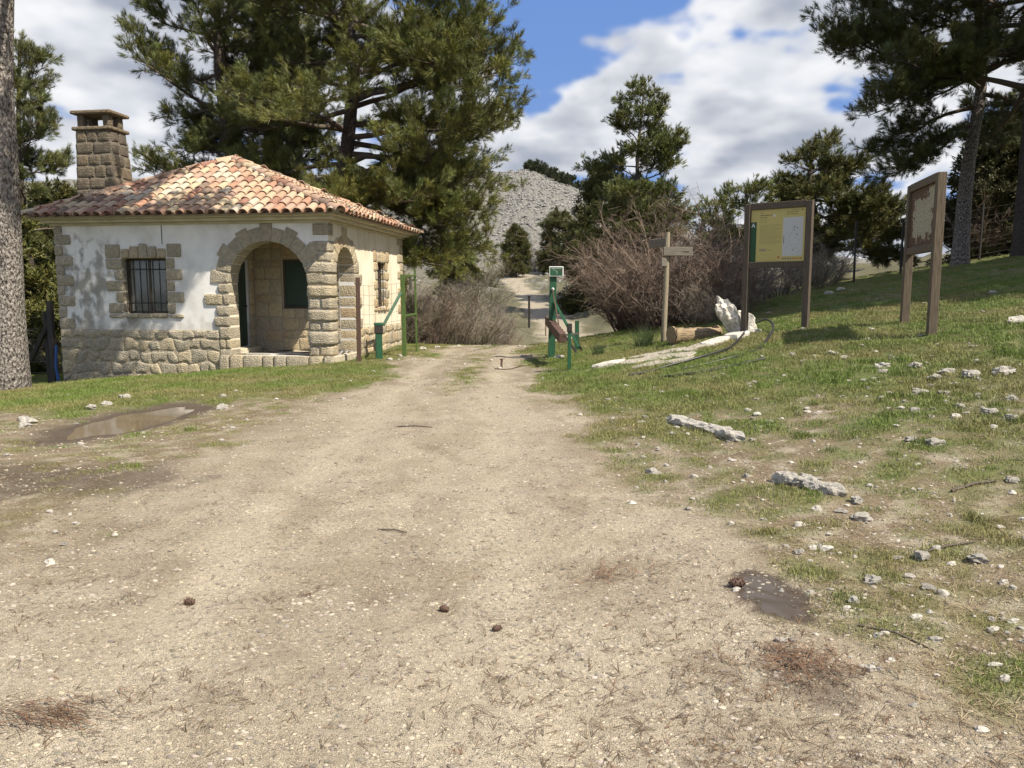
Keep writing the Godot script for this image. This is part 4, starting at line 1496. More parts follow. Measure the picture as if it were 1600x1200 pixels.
func board(called: String, label: String, L: Vector2, R: Vector2, topy: float, p0: float, p1: float, wood: Material, print_mat: Material, pw := 0.055) -> Node3D:
	var mid := (L + R) / 2
	var dir := Vector3(R.x - L.x, 0, -(R.y - L.y)).normalized()
	var o := thing(called, label, "notice board", on_ground(mid.x, -mid.y), atan2(-dir.z, dir.x))
	var y0 := o.position.y
	var half := L.distance_to(R) / 2
	for s in [[-half, L], [half, R]]:
		var g := height(s[1].x, s[1].y) - y0
		part(o, "post", plain_box(Vector3(s[0] - pw, g - 0.4, -0.06), Vector3(s[0] + pw, topy - y0, 0.06), 0.007), wood)
	part(o, "top_beam", plain_box(Vector3(-half + pw, p1 - y0 - 0.01, -0.045), Vector3(half - pw, p1 - y0 + 0.11, 0.05), 0.006), wood)
	part(o, "bottom_beam", plain_box(Vector3(-half + pw, p0 - y0 - 0.10, -0.045), Vector3(half - pw, p0 - y0 + 0.01, 0.05), 0.006), wood)
	var pn := part(o, "panel", plain_box(Vector3(-half + pw + 0.001, p0 - y0 + 0.01, -0.02), Vector3(half - pw - 0.001, p1 - y0 - 0.01, 0.012), 0.0), M.dark_timber)
	part(pn, "print", face_mesh(2 * (half - pw) - 0.03, p1 - p0 - 0.03, 0.016), print_mat, Transform3D(Basis(), Vector3(0, p0 - y0 + 0.016, 0)))
	return o

func build_signs() -> void:
	rng.seed = 61
	var pm := surf("print", Color(0.9, 0.9, 0.9), 0.35)
	pm.albedo_texture = print_panel()
	var tm := surf("torn", Color.WHITE, 0.85)
	tm.albedo_texture = torn_panel()
	var info := board("notice_board", "dark wooden notice board with yellow printed panel and map", Vector2(4.46, 14.8), Vector2(5.36, 14.1), 3.25, 2.16, 3.15, M.dark_timber, pm)
	var tx := TextMesh.new()
	tx.text = "A"
	tx.font_size = 15
	tx.pixel_size = 0.007
	tx.depth = 0.003
	part(info, "letter", tx, M.white_paint, Transform3D(Basis(), Vector3(-0.455, 2.86 - info.position.y, 0.02)))
	board("torn_notice_board", "brown wooden notice board with torn peeling paper seen from the side", Vector2(6.41, 12.6), Vector2(6.10, 11.2), 3.30, 2.30, 3.20, M.timber, tm, 0.06)
	# finger post
	var s := thing("finger_post", "grey weathered wooden finger post with short boards before the red bush", "signpost", on_ground(3.17, -16.0))
	var y0 := s.position.y
	var mb := MB.new()
	mb.tube([Vector3(-0.02, -0.4, 0), Vector3(-0.01, 0.4, 0), Vector3(0.01, 1.3, 0), Vector3(0.02, 2.83 - y0, 0)], [0.06, 0.056, 0.052, 0.046], 12)
	part(s, "pole", mb.mesh(true), M.grey_timber)
	var a := MB.new()
	a.obox(Transform3D(Basis(Vector3.UP, 0.12), Vector3(0.22, 2.44 - y0, 0.075)), Vector3(0.62, 0.18, 0.04), 0.008)
	var arm := part(s, "finger_board", a.mesh(), M.grey_board)
	part(arm, "groove", plain_box(Vector3(-0.02, 2.435 - y0, 0.10), Vector3(0.44, 2.447 - y0, 0.105), 0.0), M.dark_timber, Transform3D(Basis(Vector3.UP, 0.06), Vector3(0, 0, 0.0)))
	var b := MB.new()
	b.obox(Transform3D(Basis(Vector3.UP, 2.0), Vector3(-0.14, 2.62 - y0, -0.2)), Vector3(0.6, 0.18, 0.04), 0.008)
	part(s, "finger_board", b.mesh(), M.grey_board)
	var c := MB.new()
	c.obox(Transform3D(Basis(Vector3.UP, 0.95), Vector3(-0.05, 2.22 - y0, 0.10)), Vector3(0.34, 0.17, 0.045), 0.008)
	part(s, "finger_board", c.mesh(), M.grey_board)
	# hollowed log used as a trough, the boulder behind it and paving stones
	var lg := thing("log_trough", "hollowed weathered log lying as a trough beside the finger post", "trough", on_ground(3.66, -15.45), 0.42)
	lg.position.y += 0.13
	var lm := MB.new()
	var segs := 9
	for i in segs + 1:
		var x := lerpf(-0.55, 0.55, i / float(segs))
		var wob := 1.0 + nz.get_noise_1d(x * 4.0) * 0.07
		for k in 15:
			# outside from the left lip round to the right lip, then inside back
			var ang := lerpf(deg_to_rad(140), deg_to_rad(400), k / 14.0)
			lm.vert(Vector3(x, sin(ang) * 0.19 * wob, cos(ang) * 0.19 * wob))
		for k in 9:
			var ang := lerpf(deg_to_rad(385), deg_to_rad(155), k / 8.0)
			lm.vert(Vector3(x, 0.03 + sin(ang) * 0.12, cos(ang) * 0.135))
	for i in segs:
		for k in 24:
			lm.quad(i * 24 + k, i * 24 + (k + 1) % 24, (i + 1) * 24 + (k + 1) % 24, (i + 1) * 24 + k)
	for e in [0, segs]:
		var c0 := lm.vert(Vector3(lerpf(-0.55, 0.55, e / float(segs)), -0.1, 0))
		for k in 24: lm.tri(c0, e * 24 + k, e * 24 + (k + 1) % 24)
	part(lg, "log", lm.mesh(true), M.log_wood)
	for q in [-0.565, 0.53]:
		var pl := MB.new()
		pl.tube([Vector3(q, 0.0, 0), Vector3(q + 0.035, 0.0, 0)], [0.17, 0.17], 14)
		part(lg, "end_plug", pl.mesh(), M.log_wood)
	var bo := thing("standing_boulder", "jagged upright pale boulder at the right end of the log trough", "rock", on_ground(4.3, -15.1))
	part(bo, "stone", rock_mesh(43, Vector3(0.40, 0.80, 0.36), 0.5, 3), M.limestone, Transform3D(Basis(Vector3.BACK, 0.42) * Basis(Vector3.UP, 0.7), Vector3(-0.02, 0.34, 0)))
	part(bo, "stone", rock_mesh(49, Vector3(0.40, 0.6, 0.36), 0.45, 3), M.limestone, Transform3D(Basis(Vector3.BACK, 0.15), Vector3(0.2, 0.2, 0.05)))
	var fs := [[1.72, 13.85, 0.42, 0.2, 0.09, 0.1], [2.2, 13.75, 0.42, 0.36, 0.05, 0.7], [2.62, 13.75, 0.4, 0.4, 0.045, 1.4], [3.02, 13.7, 0.42, 0.36, 0.05, 2.2], [2.5, 14.35, 0.5, 0.28, 0.05, 0.3], [2.98, 14.4, 0.46, 0.26, 0.055, 2.8], [3.42, 14.25, 0.44, 0.25, 0.07, 0.4], [3.82, 14.4, 0.5, 0.27, 0.1, 0.6], [4.25, 14.5, 0.32, 0.3, 0.13, 1.0], [2.4, 13.2, 0.5, 0.24, 0.04, 0.15], [2.9, 13.15, 0.4, 0.22, 0.04, 0.5], [4.62, 14.75, 0.26, 0.2, 0.1, 0.5]]
	var say := ["white flat slab nearest the road, apart from the paving", "pale flat paving slab second from the road end", "cream flat paving slab in the middle of the row", "pale paving slab just before the dark hose loop", "cracked buff slab behind the paving row", "pale slab below the middle of the log trough", "thick slab edge under the log trough's shadow", "dark-edged thick slab at the boulder's foot", "rounded white stone at the foot of the boulder", "narrow slab at the front edge of the paving", "small front slab touching the black hose", "small pale stone at the notice board's left post"]
	for i in fs.size():
		var q: Array = fs[i]
		var o := thing("paving_slab", say[i], "stone slab", on_ground(q[0], -q[1]), q[5], "pale slabs in front of the log trough")
		slab(o, q[2], q[3], q[4], 900 + i)
	# black water hose in loops
	hose("water_hose", "black hose looping from the boulder over the grass", [[2.68, 12.08, 0.02], [3.06, 12.2, 0.02], [3.62, 12.38, 0.02], [4.13, 12.86, 0.02], [4.61, 13.7, 0.06], [4.93, 14.6, 0.16], [4.92, 15.0, 0.22], [4.62, 15.05, 0.14]])
	hose("water_hose", "black hose running down across the paving slabs to the verge", [[1.9, 12.5, 0.02], [2.2, 12.55, 0.02], [2.72, 12.7, 0.05], [3.24, 12.9, 0.07], [3.74, 13.3, 0.05], [4.21, 14.1, 0.08], [4.56, 14.95, 0.14]])
	hose("water_hose", "straight black hose end lying lowest on the grass", [[2.23, 11.74, 0.02], [2.68, 11.46, 0.02], [3.16, 11.46, 0.02], [3.8, 11.52, 0.03]])

func slab(o: Node3D, rx: float, rz: float, th: float, seed_: int) -> void:
	var r := RandomNumberGenerator.new()
	r.seed = seed_
	var mb := MB.new()
	var n := 11
	var ring := []
	for k in n:
		var a := TAU * k / n
		ring.append(Vector2(cos(a) * rx, sin(a) * rz) * r.randf_range(0.55, 0.84))
	for lv in 4:
		for k in n:
			var s: float = [1.0, 1.02, 0.97, 0.55][lv]
			var p: Vector2 = ring[k] * s
			var w := o.transform * Vector3(p.x, 0, p.y)
			var g := height(w.x, -w.z) - o.position.y
			mb.vert(Vector3(p.x, g + [-0.1, th * 0.4, th * 0.7, th * 0.7 + 0.006][lv] + r.randf_range(-0.006, 0.006), p.y))
	var c := mb.vert(Vector3(0, th * 0.7 + 0.004, 0))
	for lv in 3:
		for k in n: mb.quad(lv * n + k, lv * n + (k + 1) % n, (lv + 1) * n + (k + 1) % n, (lv + 1) * n + k)
	for k in n: mb.tri(c, 3 * n + k, 3 * n + (k + 1) % n)
	part(o, "slab", mb.mesh(false), M.flagstone if th < 0.09 else M.limestone)

func hose(called: String, label: String, q: Array) -> void:
	var cv := Curve3D.new()
	for i in q.size():
		var p := on_ground(q[i][0], -q[i][1]) + Vector3(0, q[i][2], 0)
		var a := on_ground(q[maxi(i - 1, 0)][0], -q[maxi(i - 1, 0)][1])
		var b := on_ground(q[mini(i + 1, q.size() - 1)][0], -q[mini(i + 1, q.size() - 1)][1])
		var t := (b - a) / 6.0
		cv.add_point(p, -t, t)
	var pts := []
	var rr := []
	var n := 48
	for i in n + 1:
		pts.append(cv.sample_baked(cv.get_baked_length() * i / n, true))
		rr.append(0.019)
	var mb := MB.new()
	mb.tube(pts, rr, 8)
	tag(part(self, called, mb.mesh(true), M.hose_black), label, "hose", "black hoses on the grass")

# ---------------------------------------------------------------- trees
func spray_mesh(seed_: int, shoots: int, per: int, nl: float, nw: float, spread: float) -> ArrayMesh:
	# a forked twig end along +y carrying brushes of needles
	var r := RandomNumberGenerator.new()
	r.seed = seed_
	var v := PackedVector3Array()
	var c := PackedColorArray()
	var ix := PackedInt32Array()
	for s in shoots:
		var base := Vector3(r.randf_range(-0.03, 0.03), r.randf_range(0.0, 0.16), r.randf_range(-0.03, 0.03))
		var az := r.randf() * TAU
		var lean := r.randf_range(0.1, spread) if s else 0.05
		var ax := Vector3(sin(az) * sin(lean), cos(lean), cos(az) * sin(lean))
		var length := r.randf_range(0.14, 0.26)
		# the shoot itself
		var sd := ax.cross(Vector3.RIGHT).normalized() * 0.006
		var b0 := v.size()
		for p in [base - sd, base + sd, base + ax * length]:
			v.append(p)
			c.append(Color(0.5, 0.38, 0.28))
		ix.append_array([b0, b0 + 1, b0 + 2])
		for k in per:
			var t := pow(r.randf(), 0.7)
			var at := base + ax * length * (0.25 + 0.75 * t)
			var a2 := r.randf() * TAU
			var u := ax.cross(Vector3(0.3, 0.1, 1.0)).normalized()
			var w := ax.cross(u)
			var op := r.randf_range(0.35, 0.95) * (1.15 - 0.5 * t)
			var dir := (ax * cos(op) + (u * cos(a2) + w * sin(a2)) * sin(op)).normalized()
			var l := nl * r.randf_range(0.75, 1.15)
			var side := dir.cross(Vector3(r.randfn(), r.randfn(), r.randfn())).normalized() * nw * 0.5
			var q := v.size()
			v.append(at - side)
			v.append(at + side)
			v.append(at + dir * l)
			var tone := r.randf_range(0.75, 1.25)
			for z in 3: c.append(Color(tone, tone, tone))
			ix.append_array([q, q + 1, q + 2])
	var arr := []
	arr.resize(Mesh.ARRAY_MAX)
	arr[Mesh.ARRAY_VERTEX] = v
	arr[Mesh.ARRAY_COLOR] = c
	arr[Mesh.ARRAY_INDEX] = ix
	var m := ArrayMesh.new()
	m.add_surface_from_arrays(Mesh.PRIMITIVE_TRIANGLES, arr)
	return m

var sprays := {}

func along(pts: Array, t: float) -> Vector3:
	var f := clampf(t, 0.0, 0.9999) * (pts.size() - 1)
	var i := int(f)
	return pts[i].lerp(pts[i + 1], f - i)

func pine(called: String, label: String, group: String, base: Vector3, trunk: Array, r0: float, r1: float, o: Dictionary, seed_: int) -> Node3D:
	# trunk: offsets from the base. o: limbs, from, profile (table t -> limb length), rise (table t -> elevation), dens, kind, size, tint, extra limbs [t, azimuth, length, rise, droop], lean (Vector3)
	var r := RandomNumberGenerator.new()
	r.seed = seed_
	var T := thing(called, label, "tree", base, 0.0, group)
	var sides: int = o.get("sides", 12)
	var tp := []
	var tr := []
	var steps := 18
	var cv := Curve3D.new()
	for i in trunk.size():
		var a: Vector3 = trunk[maxi(i - 1, 0)]
		var b: Vector3 = trunk[mini(i + 1, trunk.size() - 1)]
		cv.add_point(trunk[i], -(b - a) / 6.0, (b - a) / 6.0)
	var L := cv.get_baked_length()
	for i in steps + 1:
		var t := i / float(steps)
		tp.append(cv.sample_baked(L * t, true))
		tr.append(lerpf(r0, r1, pow(t, 0.8)) * (1.0 + 0.22 * exp(-t * L * 2.2)))
	var tm := MB.new()
	tm.tube(tp, tr, sides, true, 0.04, seed_)
	part(T, "trunk", tm.mesh(true), o.get("bark", M.dark_bark))
	var xf := [[], [], []]
	var cl := [[], [], []]
	var tint: Color = o.get("tint", Color(0.125, 0.165, 0.05))
	var size: float = o.get("size", 1.0)
	var lean: Vector3 = o.get("lean", Vector3.ZERO)
	var list := []
	var n: int = o.limbs
	for k in n:
		var t: float = lerpf(o.from, 0.985, (k + r.randf()) / n)
		var az := k * 2.399 + r.randf_range(-0.5, 0.5)
		var ln := table(o.profile, t) * r.randf_range(0.7, 1.15)
		ln *= maxf(0.25, 1.0 + lean.dot(Vector3(cos(az), 0, sin(az))))
		list.append([t, az, ln, table(o.rise, t) + r.randf_range(-0.3, 0.3), r.randf_range(0.0, 0.25)])
	list.append_array(o.get("extra", []))
	var bm := MB.new()
	for b in list:
		var p := along(tp, b[0])
		var d := Vector3(cos(b[1]) * cos(b[3]), sin(b[3]), sin(b[1]) * cos(b[3]))
		var ln: float = b[2]
		if ln < 0.15: continue
		var ns := 7
		var pts := [p]
		var rr := [clampf(lerpf(r0, r1, b[0]) * 0.42, 0.02, 0.03 + ln * 0.025)]
		var bend := Vector3(r.randfn(), 0, r.randfn()) * 0.10
		for i in ns:
			var t := (i + 1.0) / ns
			d = (d + bend * 0.5 + Vector3(r.randfn(), r.randfn() * 0.9, r.randfn()) * 0.15 + Vector3(0, -b[4] * 0.35 if t < 0.6 else 0.12, 0)).normalized()
			p = p + d * ln / ns
			pts.append(p)
			rr.append(maxf(0.006, rr[0] * (1.0 - t * 0.9)))
		var lm := MB.new()
		lm.tube(pts, rr, 6, false)
		# side branches with needle brushes, denser towards the end of the limb
		var nb := int(clampf(ln * o.get("dens", 1.0) * 4.6, 4, 34))
		for q in nb:
			var t := lerpf(o.get("bare", 0.28), 1.0, (q + r.randf()) / nb)
			var s0 := along(pts, t)
			var fw := (along(pts, minf(1.0, t + 0.1)) - along(pts, t - 0.1)).normalized()
			var sd := fw.cross(Vector3.UP).normalized() * (1.0 if q % 2 == 0 else -1.0)
			var bd := (fw * r.randf_range(0.3, 0.9) + sd * r.randf_range(0.3, 1.0) + Vector3(0, r.randf_range(-0.15, 0.55), 0)).normalized()
			var bl := clampf(ln * 0.34 * r.randf_range(0.6, 1.2) * (1.15 - 0.6 * t), 0.3, 1.5) * size
			var q1 := s0 + bd * bl * 0.5 + Vector3(0, -0.03, 0)
			var q2 := s0 + (bd + Vector3(0, 0.18, 0)).normalized() * bl
			lm.tube([s0, q1, q2], [0.014 * size, 0.009 * size, 0.004], 4, false)
			var cnt := int(ceil(bl * o.get("fill", 9.0) / size))
			var clump := r.randf_range(0.72, 1.2)
			for z in cnt:
				var u := lerpf(0.2, 1.02, (z + r.randf()) / cnt)
				var at := (s0.lerp(q1, u * 2.0) if u < 0.5 else q1.lerp(q2, u * 2.0 - 1.0)) + Vector3(r.randfn(), r.randfn() * 0.7, r.randfn()) * 0.10 * size
				var up := (bd * 0.7 + Vector3(0, r.randf_range(0.15, 0.9), 0) + Vector3(r.randfn(), r.randfn(), r.randfn()) * 0.38).normalized()
				var sx := up.cross(Vector3(r.randfn(), r.randfn(), r.randfn())).normalized()
				var sc := size * r.randf_range(0.8, 1.25)
				var kk := r.randi() % 3
				xf[kk].append(Transform3D(Basis(sx * sc, up * sc, sx.cross(up) * sc), at))
				var g := r.randf_range(0.75, 1.25) * clump
				var warm := r.randf_range(0.0, 1.0)
				cl[kk].append(Color(tint.r * g * (1.0 + warm * 0.30), tint.g * g, tint.b * g * (1.0 - warm * 0.3)))
		if o.get("split", true):
			part(T, "limb", lm.mesh(true), M.limb_bark)
		else:
			var off := bm.v.size()
			bm.v.append_array(lm.v)
			for i in lm.ix: bm.ix.append(i + off)
	if not o.get("split", true) and bm.v.size():
		part(T, "limbs", bm.mesh(true), M.limb_bark)
	for kk in 3:
		if xf[kk].size():
			tag(many(T, "crown", sprays[o.get("kind", "near")][kk], M.needles, xf[kk], cl[kk]), "", "", "", "stuff")
	return T

func build_trees() -> void:
	sprays.near = [spray_mesh(1, 6, 26, 0.125, 0.0075, 0.9), spray_mesh(2, 7, 24, 0.12, 0.008, 1.0), spray_mesh(3, 5, 30, 0.13, 0.0075, 0.8)]
	sprays.far = [spray_mesh(4, 6, 15, 0.14, 0.016, 1.0), spray_mesh(5, 7, 14, 0.13, 0.018, 1.1), spray_mesh(6, 5, 18, 0.14, 0.016, 0.9)]
	sprays.bush = [spray_mesh(7, 8, 14, 0.09, 0.028, 1.4), spray_mesh(8, 9, 12, 0.08, 0.03, 1.5), spray_mesh(9, 7, 15, 0.09, 0.028, 1.3)]
	var G := "black pines round the lodge"
	# the trunk at the left edge of the view; its crown shades the lodge's front
	pine("tall_pine", "thick grey-barked pine trunk at the left edge of the picture", G, on_ground(-8.86, -13.4), [Vector3(0, -0.4, 0), Vector3(0.12, 1.7, 0), Vector3(0.20, 3.5, 0), Vector3(0.27, 5.4, 0), Vector3(0.42, 6.8, 0), Vector3(0.6, 11, 0.2), Vector3(1.0, 15.5, 0.3)], 0.32, 0.07, {
		"limbs": 24, "from": 0.5, "profile": [0.0, 3.0, 0.5, 4.6, 0.75, 4.0, 1.0, 1.0], "rise": [0.0, 0.2, 1.0, 0.8], "bark": M.bark, "sides": 20, "dens": 1.0, "fill": 8.0, "lean": Vector3(0.15, 0, 0.45),
		"extra": [[0.52, 0.1, 5.8, 0.08, 0.05], [0.55, 0.35, 5.8, 0.1, 0.05], [0.58, 0.2, 6.0, 0.05, 0.0], [0.56, 0.6, 5.0, 0.1, 0.0]]}, 301)
	pine("tall_pine", "olive green pine between the left trunk and the chimney", G, on_ground(-15.9, -25.5), [Vector3(0, -0.4, 0), Vector3(0.1, 4, 0), Vector3(0.0, 7, 0), Vector3(0.3, 10.6, 0)], 0.2, 0.04, {
		"limbs": 34, "from": 0.12, "profile": [0.0, 2.2, 0.3, 2.5, 0.7, 1.9, 1.0, 0.5], "rise": [0.0, 0.0, 1.0, 0.8], "dens": 1.4, "fill": 13.0, "size": 1.15, "tint": Color(0.118, 0.152, 0.055)}, 302)
	pine("tall_pine", "dense dark pine rising behind the roof's left slope", G, on_ground(-9.7, -27.0), [Vector3(0, -0.4, 0), Vector3(0.15, 6, 0), Vector3(-0.2, 11, 0), Vector3(0.4, 17, 0)], 0.3, 0.06, {
		"limbs": 54, "from": 0.27, "profile": [0.0, 2.6, 0.3, 3.1, 0.6, 3.5, 0.85, 2.6, 1.0, 1.0], "rise": [0.0, -0.05, 0.5, 0.15, 1.0, 0.8], "dens": 1.0, "fill": 8.0, "size": 1.2, "lean": Vector3(0.2, 0, 0), "tint": Color(0.125, 0.165, 0.05)}, 303)
	pine("tall_pine", "slimmer pine trunk behind the roof's peak", G, on_ground(-9.2, -30.0), [Vector3(0, -0.4, 0), Vector3(-0.15, 6, 0), Vector3(0.2, 15, 0)], 0.22, 0.05, {
		"limbs": 30, "from": 0.35, "profile": [0.0, 2.5, 0.5, 3.2, 1.0, 0.8], "rise": [0.0, 0.0, 1.0, 0.7], "dens": 1.2, "fill": 13.0, "size": 1.2}, 304)
	pine("tall_pine", "great spreading pine with crooked trunk behind the lodge's right roof slope", G, on_ground(-5.25, -24.0), [Vector3(0, -0.4, 0), Vector3(0.05, 3.2, 0), Vector3(-0.05, 4.6, 0), Vector3(0.3, 6.5, 0), Vector3(0.5, 9.0, 0), Vector3(0.2, 12, 0), Vector3(0.6, 16.5, 0)], 0.33, 0.07, {
		"limbs": 50, "from": 0.40, "profile": [0.0, 2.5, 0.40, 3.9, 0.6, 4.0, 0.8, 3.4, 1.0, 1.0], "rise": [0.0, 0.0, 0.5, 0.1, 1.0, 0.8], "dens": 0.95, "fill": 7.0, "size": 1.2, "lean": Vector3(0.2, 0, 0.0), "bare": 0.3, "tint": Color(0.135, 0.175, 0.052),
		"extra": [[0.27, 0.15, 4.6, 0.5, 0.75], [0.27, -0.35, 4.2, 0.2, 0.6], [0.31, 0.5, 4.4, 0.3, 0.7], [0.34, -0.15, 5.0, 0.3, 0.55], [0.38, 0.2, 5.2, 0.3, 0.5], [0.30, 0.95, 3.6, 0.15, 0.45], [0.25, 0.3, 4.2, 0.35, 0.8], [0.43, -0.1, 4.8, 0.3, 0.35], [0.48, 0.3, 4.8, 0.25, 0.25], [0.28, 2.9, 3.0, 0.15, 0.2], [0.34, 3.5, 3.0, 0.1, 0.2], [0.33, -0.7, 4.2, 0.25, 0.6], [0.53, 0.0, 4.5, 0.25, 0.2], [0.58, 0.25, 4.2, 0.3, 0.2], [0.36, 3.1, 3.4, 0.1, 0.1], [0.42, 2.6, 3.4, 0.15, 0.1], [0.36, 0.35, 4.6, 0.1, 0.5], [0.32, 0.1, 4.9, 0.35, 0.5], [0.36, 0.4, 5.2, 0.25, 0.45], [0.40, -0.2, 5.4, 0.2, 0.4], [0.47, 0.15, 5.4, 0.2, 0.3], [0.29, 0.7, 4.2, 0.3, 0.6]]}, 305)
	pine("tall_pine", "lone airy pine standing against the clouds in the middle distance", G, on_ground(7.4, -46.0), [Vector3(0, -0.4, 0), Vector3(0.1, 5, 0), Vector3(-0.1, 8.4, 0), Vector3(0.2, 12.4, 0)], 0.26, 0.05, {
		"limbs": 40, "from": 0.33, "profile": [0.0, 2.0, 0.33, 3.4, 0.6, 2.9, 0.85, 1.7, 1.0, 0.6], "rise": [0.0, 0.05, 0.5, 0.15, 1.0, 0.9], "dens": 1.0, "fill": 9.5, "kind": "far", "size": 1.3, "split": false, "sides": 8}, 306)
	pine("umbrella_pine", "flat-topped pine spreading to the right behind the notice board", G, on_ground(13.2, -34.0), [Vector3(0, -0.4, 0), Vector3(0.1, 2.4, 0), Vector3(-0.35, 4.3, 0), Vector3(-0.3, 5.6, 0)], 0.24, 0.07, {
		"limbs": 30, "from": 0.3, "profile": [0.0, 1.5, 0.3, 3.0, 0.7, 2.3, 1.0, 1.0], "rise": [0.0, -0.05, 0.6, 0.05, 1.0, 0.5], "dens": 1.3, "fill": 12.0, "kind": "far", "size": 1.2, "split": false, "sides": 8, "tint": Color(0.115, 0.14, 0.045), "lean": Vector3(0.22, 0, 0)}, 307)
	pine("umbrella_pine", "low dark pine left of the flat-topped pine, behind the notice board", G, on_ground(9.9, -33.0), [Vector3(0, -0.4, 0), Vector3(0.1, 2.4, 0), Vector3(-0.1, 4.6, 0)], 0.15, 0.05, {
		"limbs": 22, "from": 0.3, "profile": [0.0, 1.2, 0.4, 1.9, 1.0, 0.7], "rise": [0.0, 0.0, 1.0, 0.6], "dens": 1.1, "fill": 8.0, "kind": "far", "size": 1.1, "split": false, "sides": 8}, 308)
	pine("small_pine", "small rounded pine peeping over the red bush", G, on_ground(10.6, -41.0), [Vector3(0, -0.4, 0), Vector3(0.1, 4.5, 0)], 0.13, 0.04, {
		"limbs": 22, "from": 0.35, "profile": [0.0, 1.2, 0.5, 1.5, 1.0, 0.6], "rise": [0.0, 0.1, 1.0, 0.7], "dens": 1.1, "fill": 7.0, "kind": "far", "size": 1.2, "split": false, "sides": 7}, 309)
	pine("small_pine", "small sparse pine between the two notice boards on the skyline", G, on_ground(19.2, -41.0), [Vector3(0, -0.4, 0), Vector3(0.2, 2.8, 0)], 0.12, 0.04, {
		"limbs": 16, "from": 0.3, "profile": [0.0, 1.2, 0.5, 1.3, 1.0, 0.5], "rise": [0.0, 0.1, 1.0, 0.6], "dens": 1.0, "fill": 6.0, "kind": "far", "size": 1.2, "split": false, "sides": 7}, 310)
	# the dark group on the bank at the right
	pine("bank_pine", "leaning pine with pale sunlit trunk behind the torn notice board", G, on_ground(14.5, -25.2), [Vector3(0, -0.4, 0), Vector3(0.05, 3, 0), Vector3(0.3, 6, 0), Vector3(-0.1, 9, 0), Vector3(-0.3, 13, 0)], 0.27, 0.06, {
		"limbs": 34, "from": 0.42, "profile": [0.0, 2.5, 0.42, 3.6, 0.7, 3.6, 1.0, 1.0], "rise": [0.0, -0.1, 0.5, 0.1, 1.0, 0.8], "dens": 1.1, "fill": 9.0, "size": 1.2, "bark": M.bark, "lean": Vector3(-0.25, 0, 0), "tint": Color(0.095, 0.125, 0.042),
		"extra": [[0.36, 3.0, 3.4, 0.15, 0.7], [0.4, 3.4, 3.2, 0.0, 0.6], [0.33, 2.7, 2.6, 0.3, 0.3]]}, 311)
	pine("bank_pine", "massive dark pine trunk at the right edge of the picture", G, on_ground(15.35, -23.4), [Vector3(0, -0.4, 0), Vector3(-0.05, 4, 0), Vector3(0.0, 9, 0), Vector3(0.2, 16, 0)], 0.32, 0.08, {
		"limbs": 40, "from": 0.3, "profile": [0.0, 2.5, 0.3, 3.6, 0.7, 4.0, 1.0, 1.2], "rise": [0.0, -0.1, 0.5, 0.1, 1.0, 0.8], "dens": 1.1, "fill": 9.0, "size": 1.2, "tint": Color(0.095, 0.125, 0.042), "lean": Vector3(-0.15, 0, 0)}, 312)
	pine("bank_pine", "tall pine on the bank beyond the right edge, seen by its shade", G, on_ground(17.2, -12.8), [Vector3(0, -0.4, 0), Vector3(0.1, 6, 0), Vector3(0.0, 15, 0)], 0.3, 0.07, {
		"limbs": 44, "from": 0.28, "profile": [0.0, 3.5, 0.4, 4.4, 0.8, 3.6, 1.0, 1.0], "rise": [0.0, 0.0, 1.0, 0.8], "dens": 1.3, "fill": 15.0, "kind": "far", "size": 1.5, "split": false}, 313)
	pine("bank_pine", "second tall pine beyond the right edge, seen by its shade", G, on_ground(21.0, -15.6), [Vector3(0, -0.4, 0), Vector3(0.1, 6, 0), Vector3(0.0, 16, 0)], 0.3, 0.07, {
		"limbs": 44, "from": 0.28, "profile": [0.0, 3.5, 0.4, 4.4, 0.8, 3.6, 1.0, 1.0], "rise": [0.0, 0.0, 1.0, 0.8], "dens": 1.3, "fill": 15.0, "kind": "far", "size": 1.5, "split": false}, 314)
	pine("bank_pine", "third tall pine beyond the right edge, seen by its shade", G, on_ground(16.4, -14.6), [Vector3(0, -0.4, 0), Vector3(0.1, 6, 0), Vector3(0.0, 14.5, 0)], 0.3, 0.07, {
		"limbs": 48, "from": 0.25, "profile": [0.0, 3.5, 0.4, 3.8, 0.8, 3.2, 1.0, 1.0], "rise": [0.0, 0.0, 1.0, 0.8], "dens": 1.3, "fill": 15.0, "kind": "far", "size": 1.5, "split": false}, 315)
	# leafy evergreens
	var E := "evergreen bushes and small trees"
	var oak := {"limbs": 60, "from": 0.08, "profile": [0.0, 2.2, 0.4, 2.5, 0.8, 1.9, 1.0, 0.9], "rise": [0.0, 0.0, 0.5, 0.35, 1.0, 1.0], "dens": 1.0, "fill": 8.0, "kind": "bush", "size": 1.3, "split": false, "sides": 7, "tint": Color(0.10, 0.12, 0.042), "bare": 0.4}
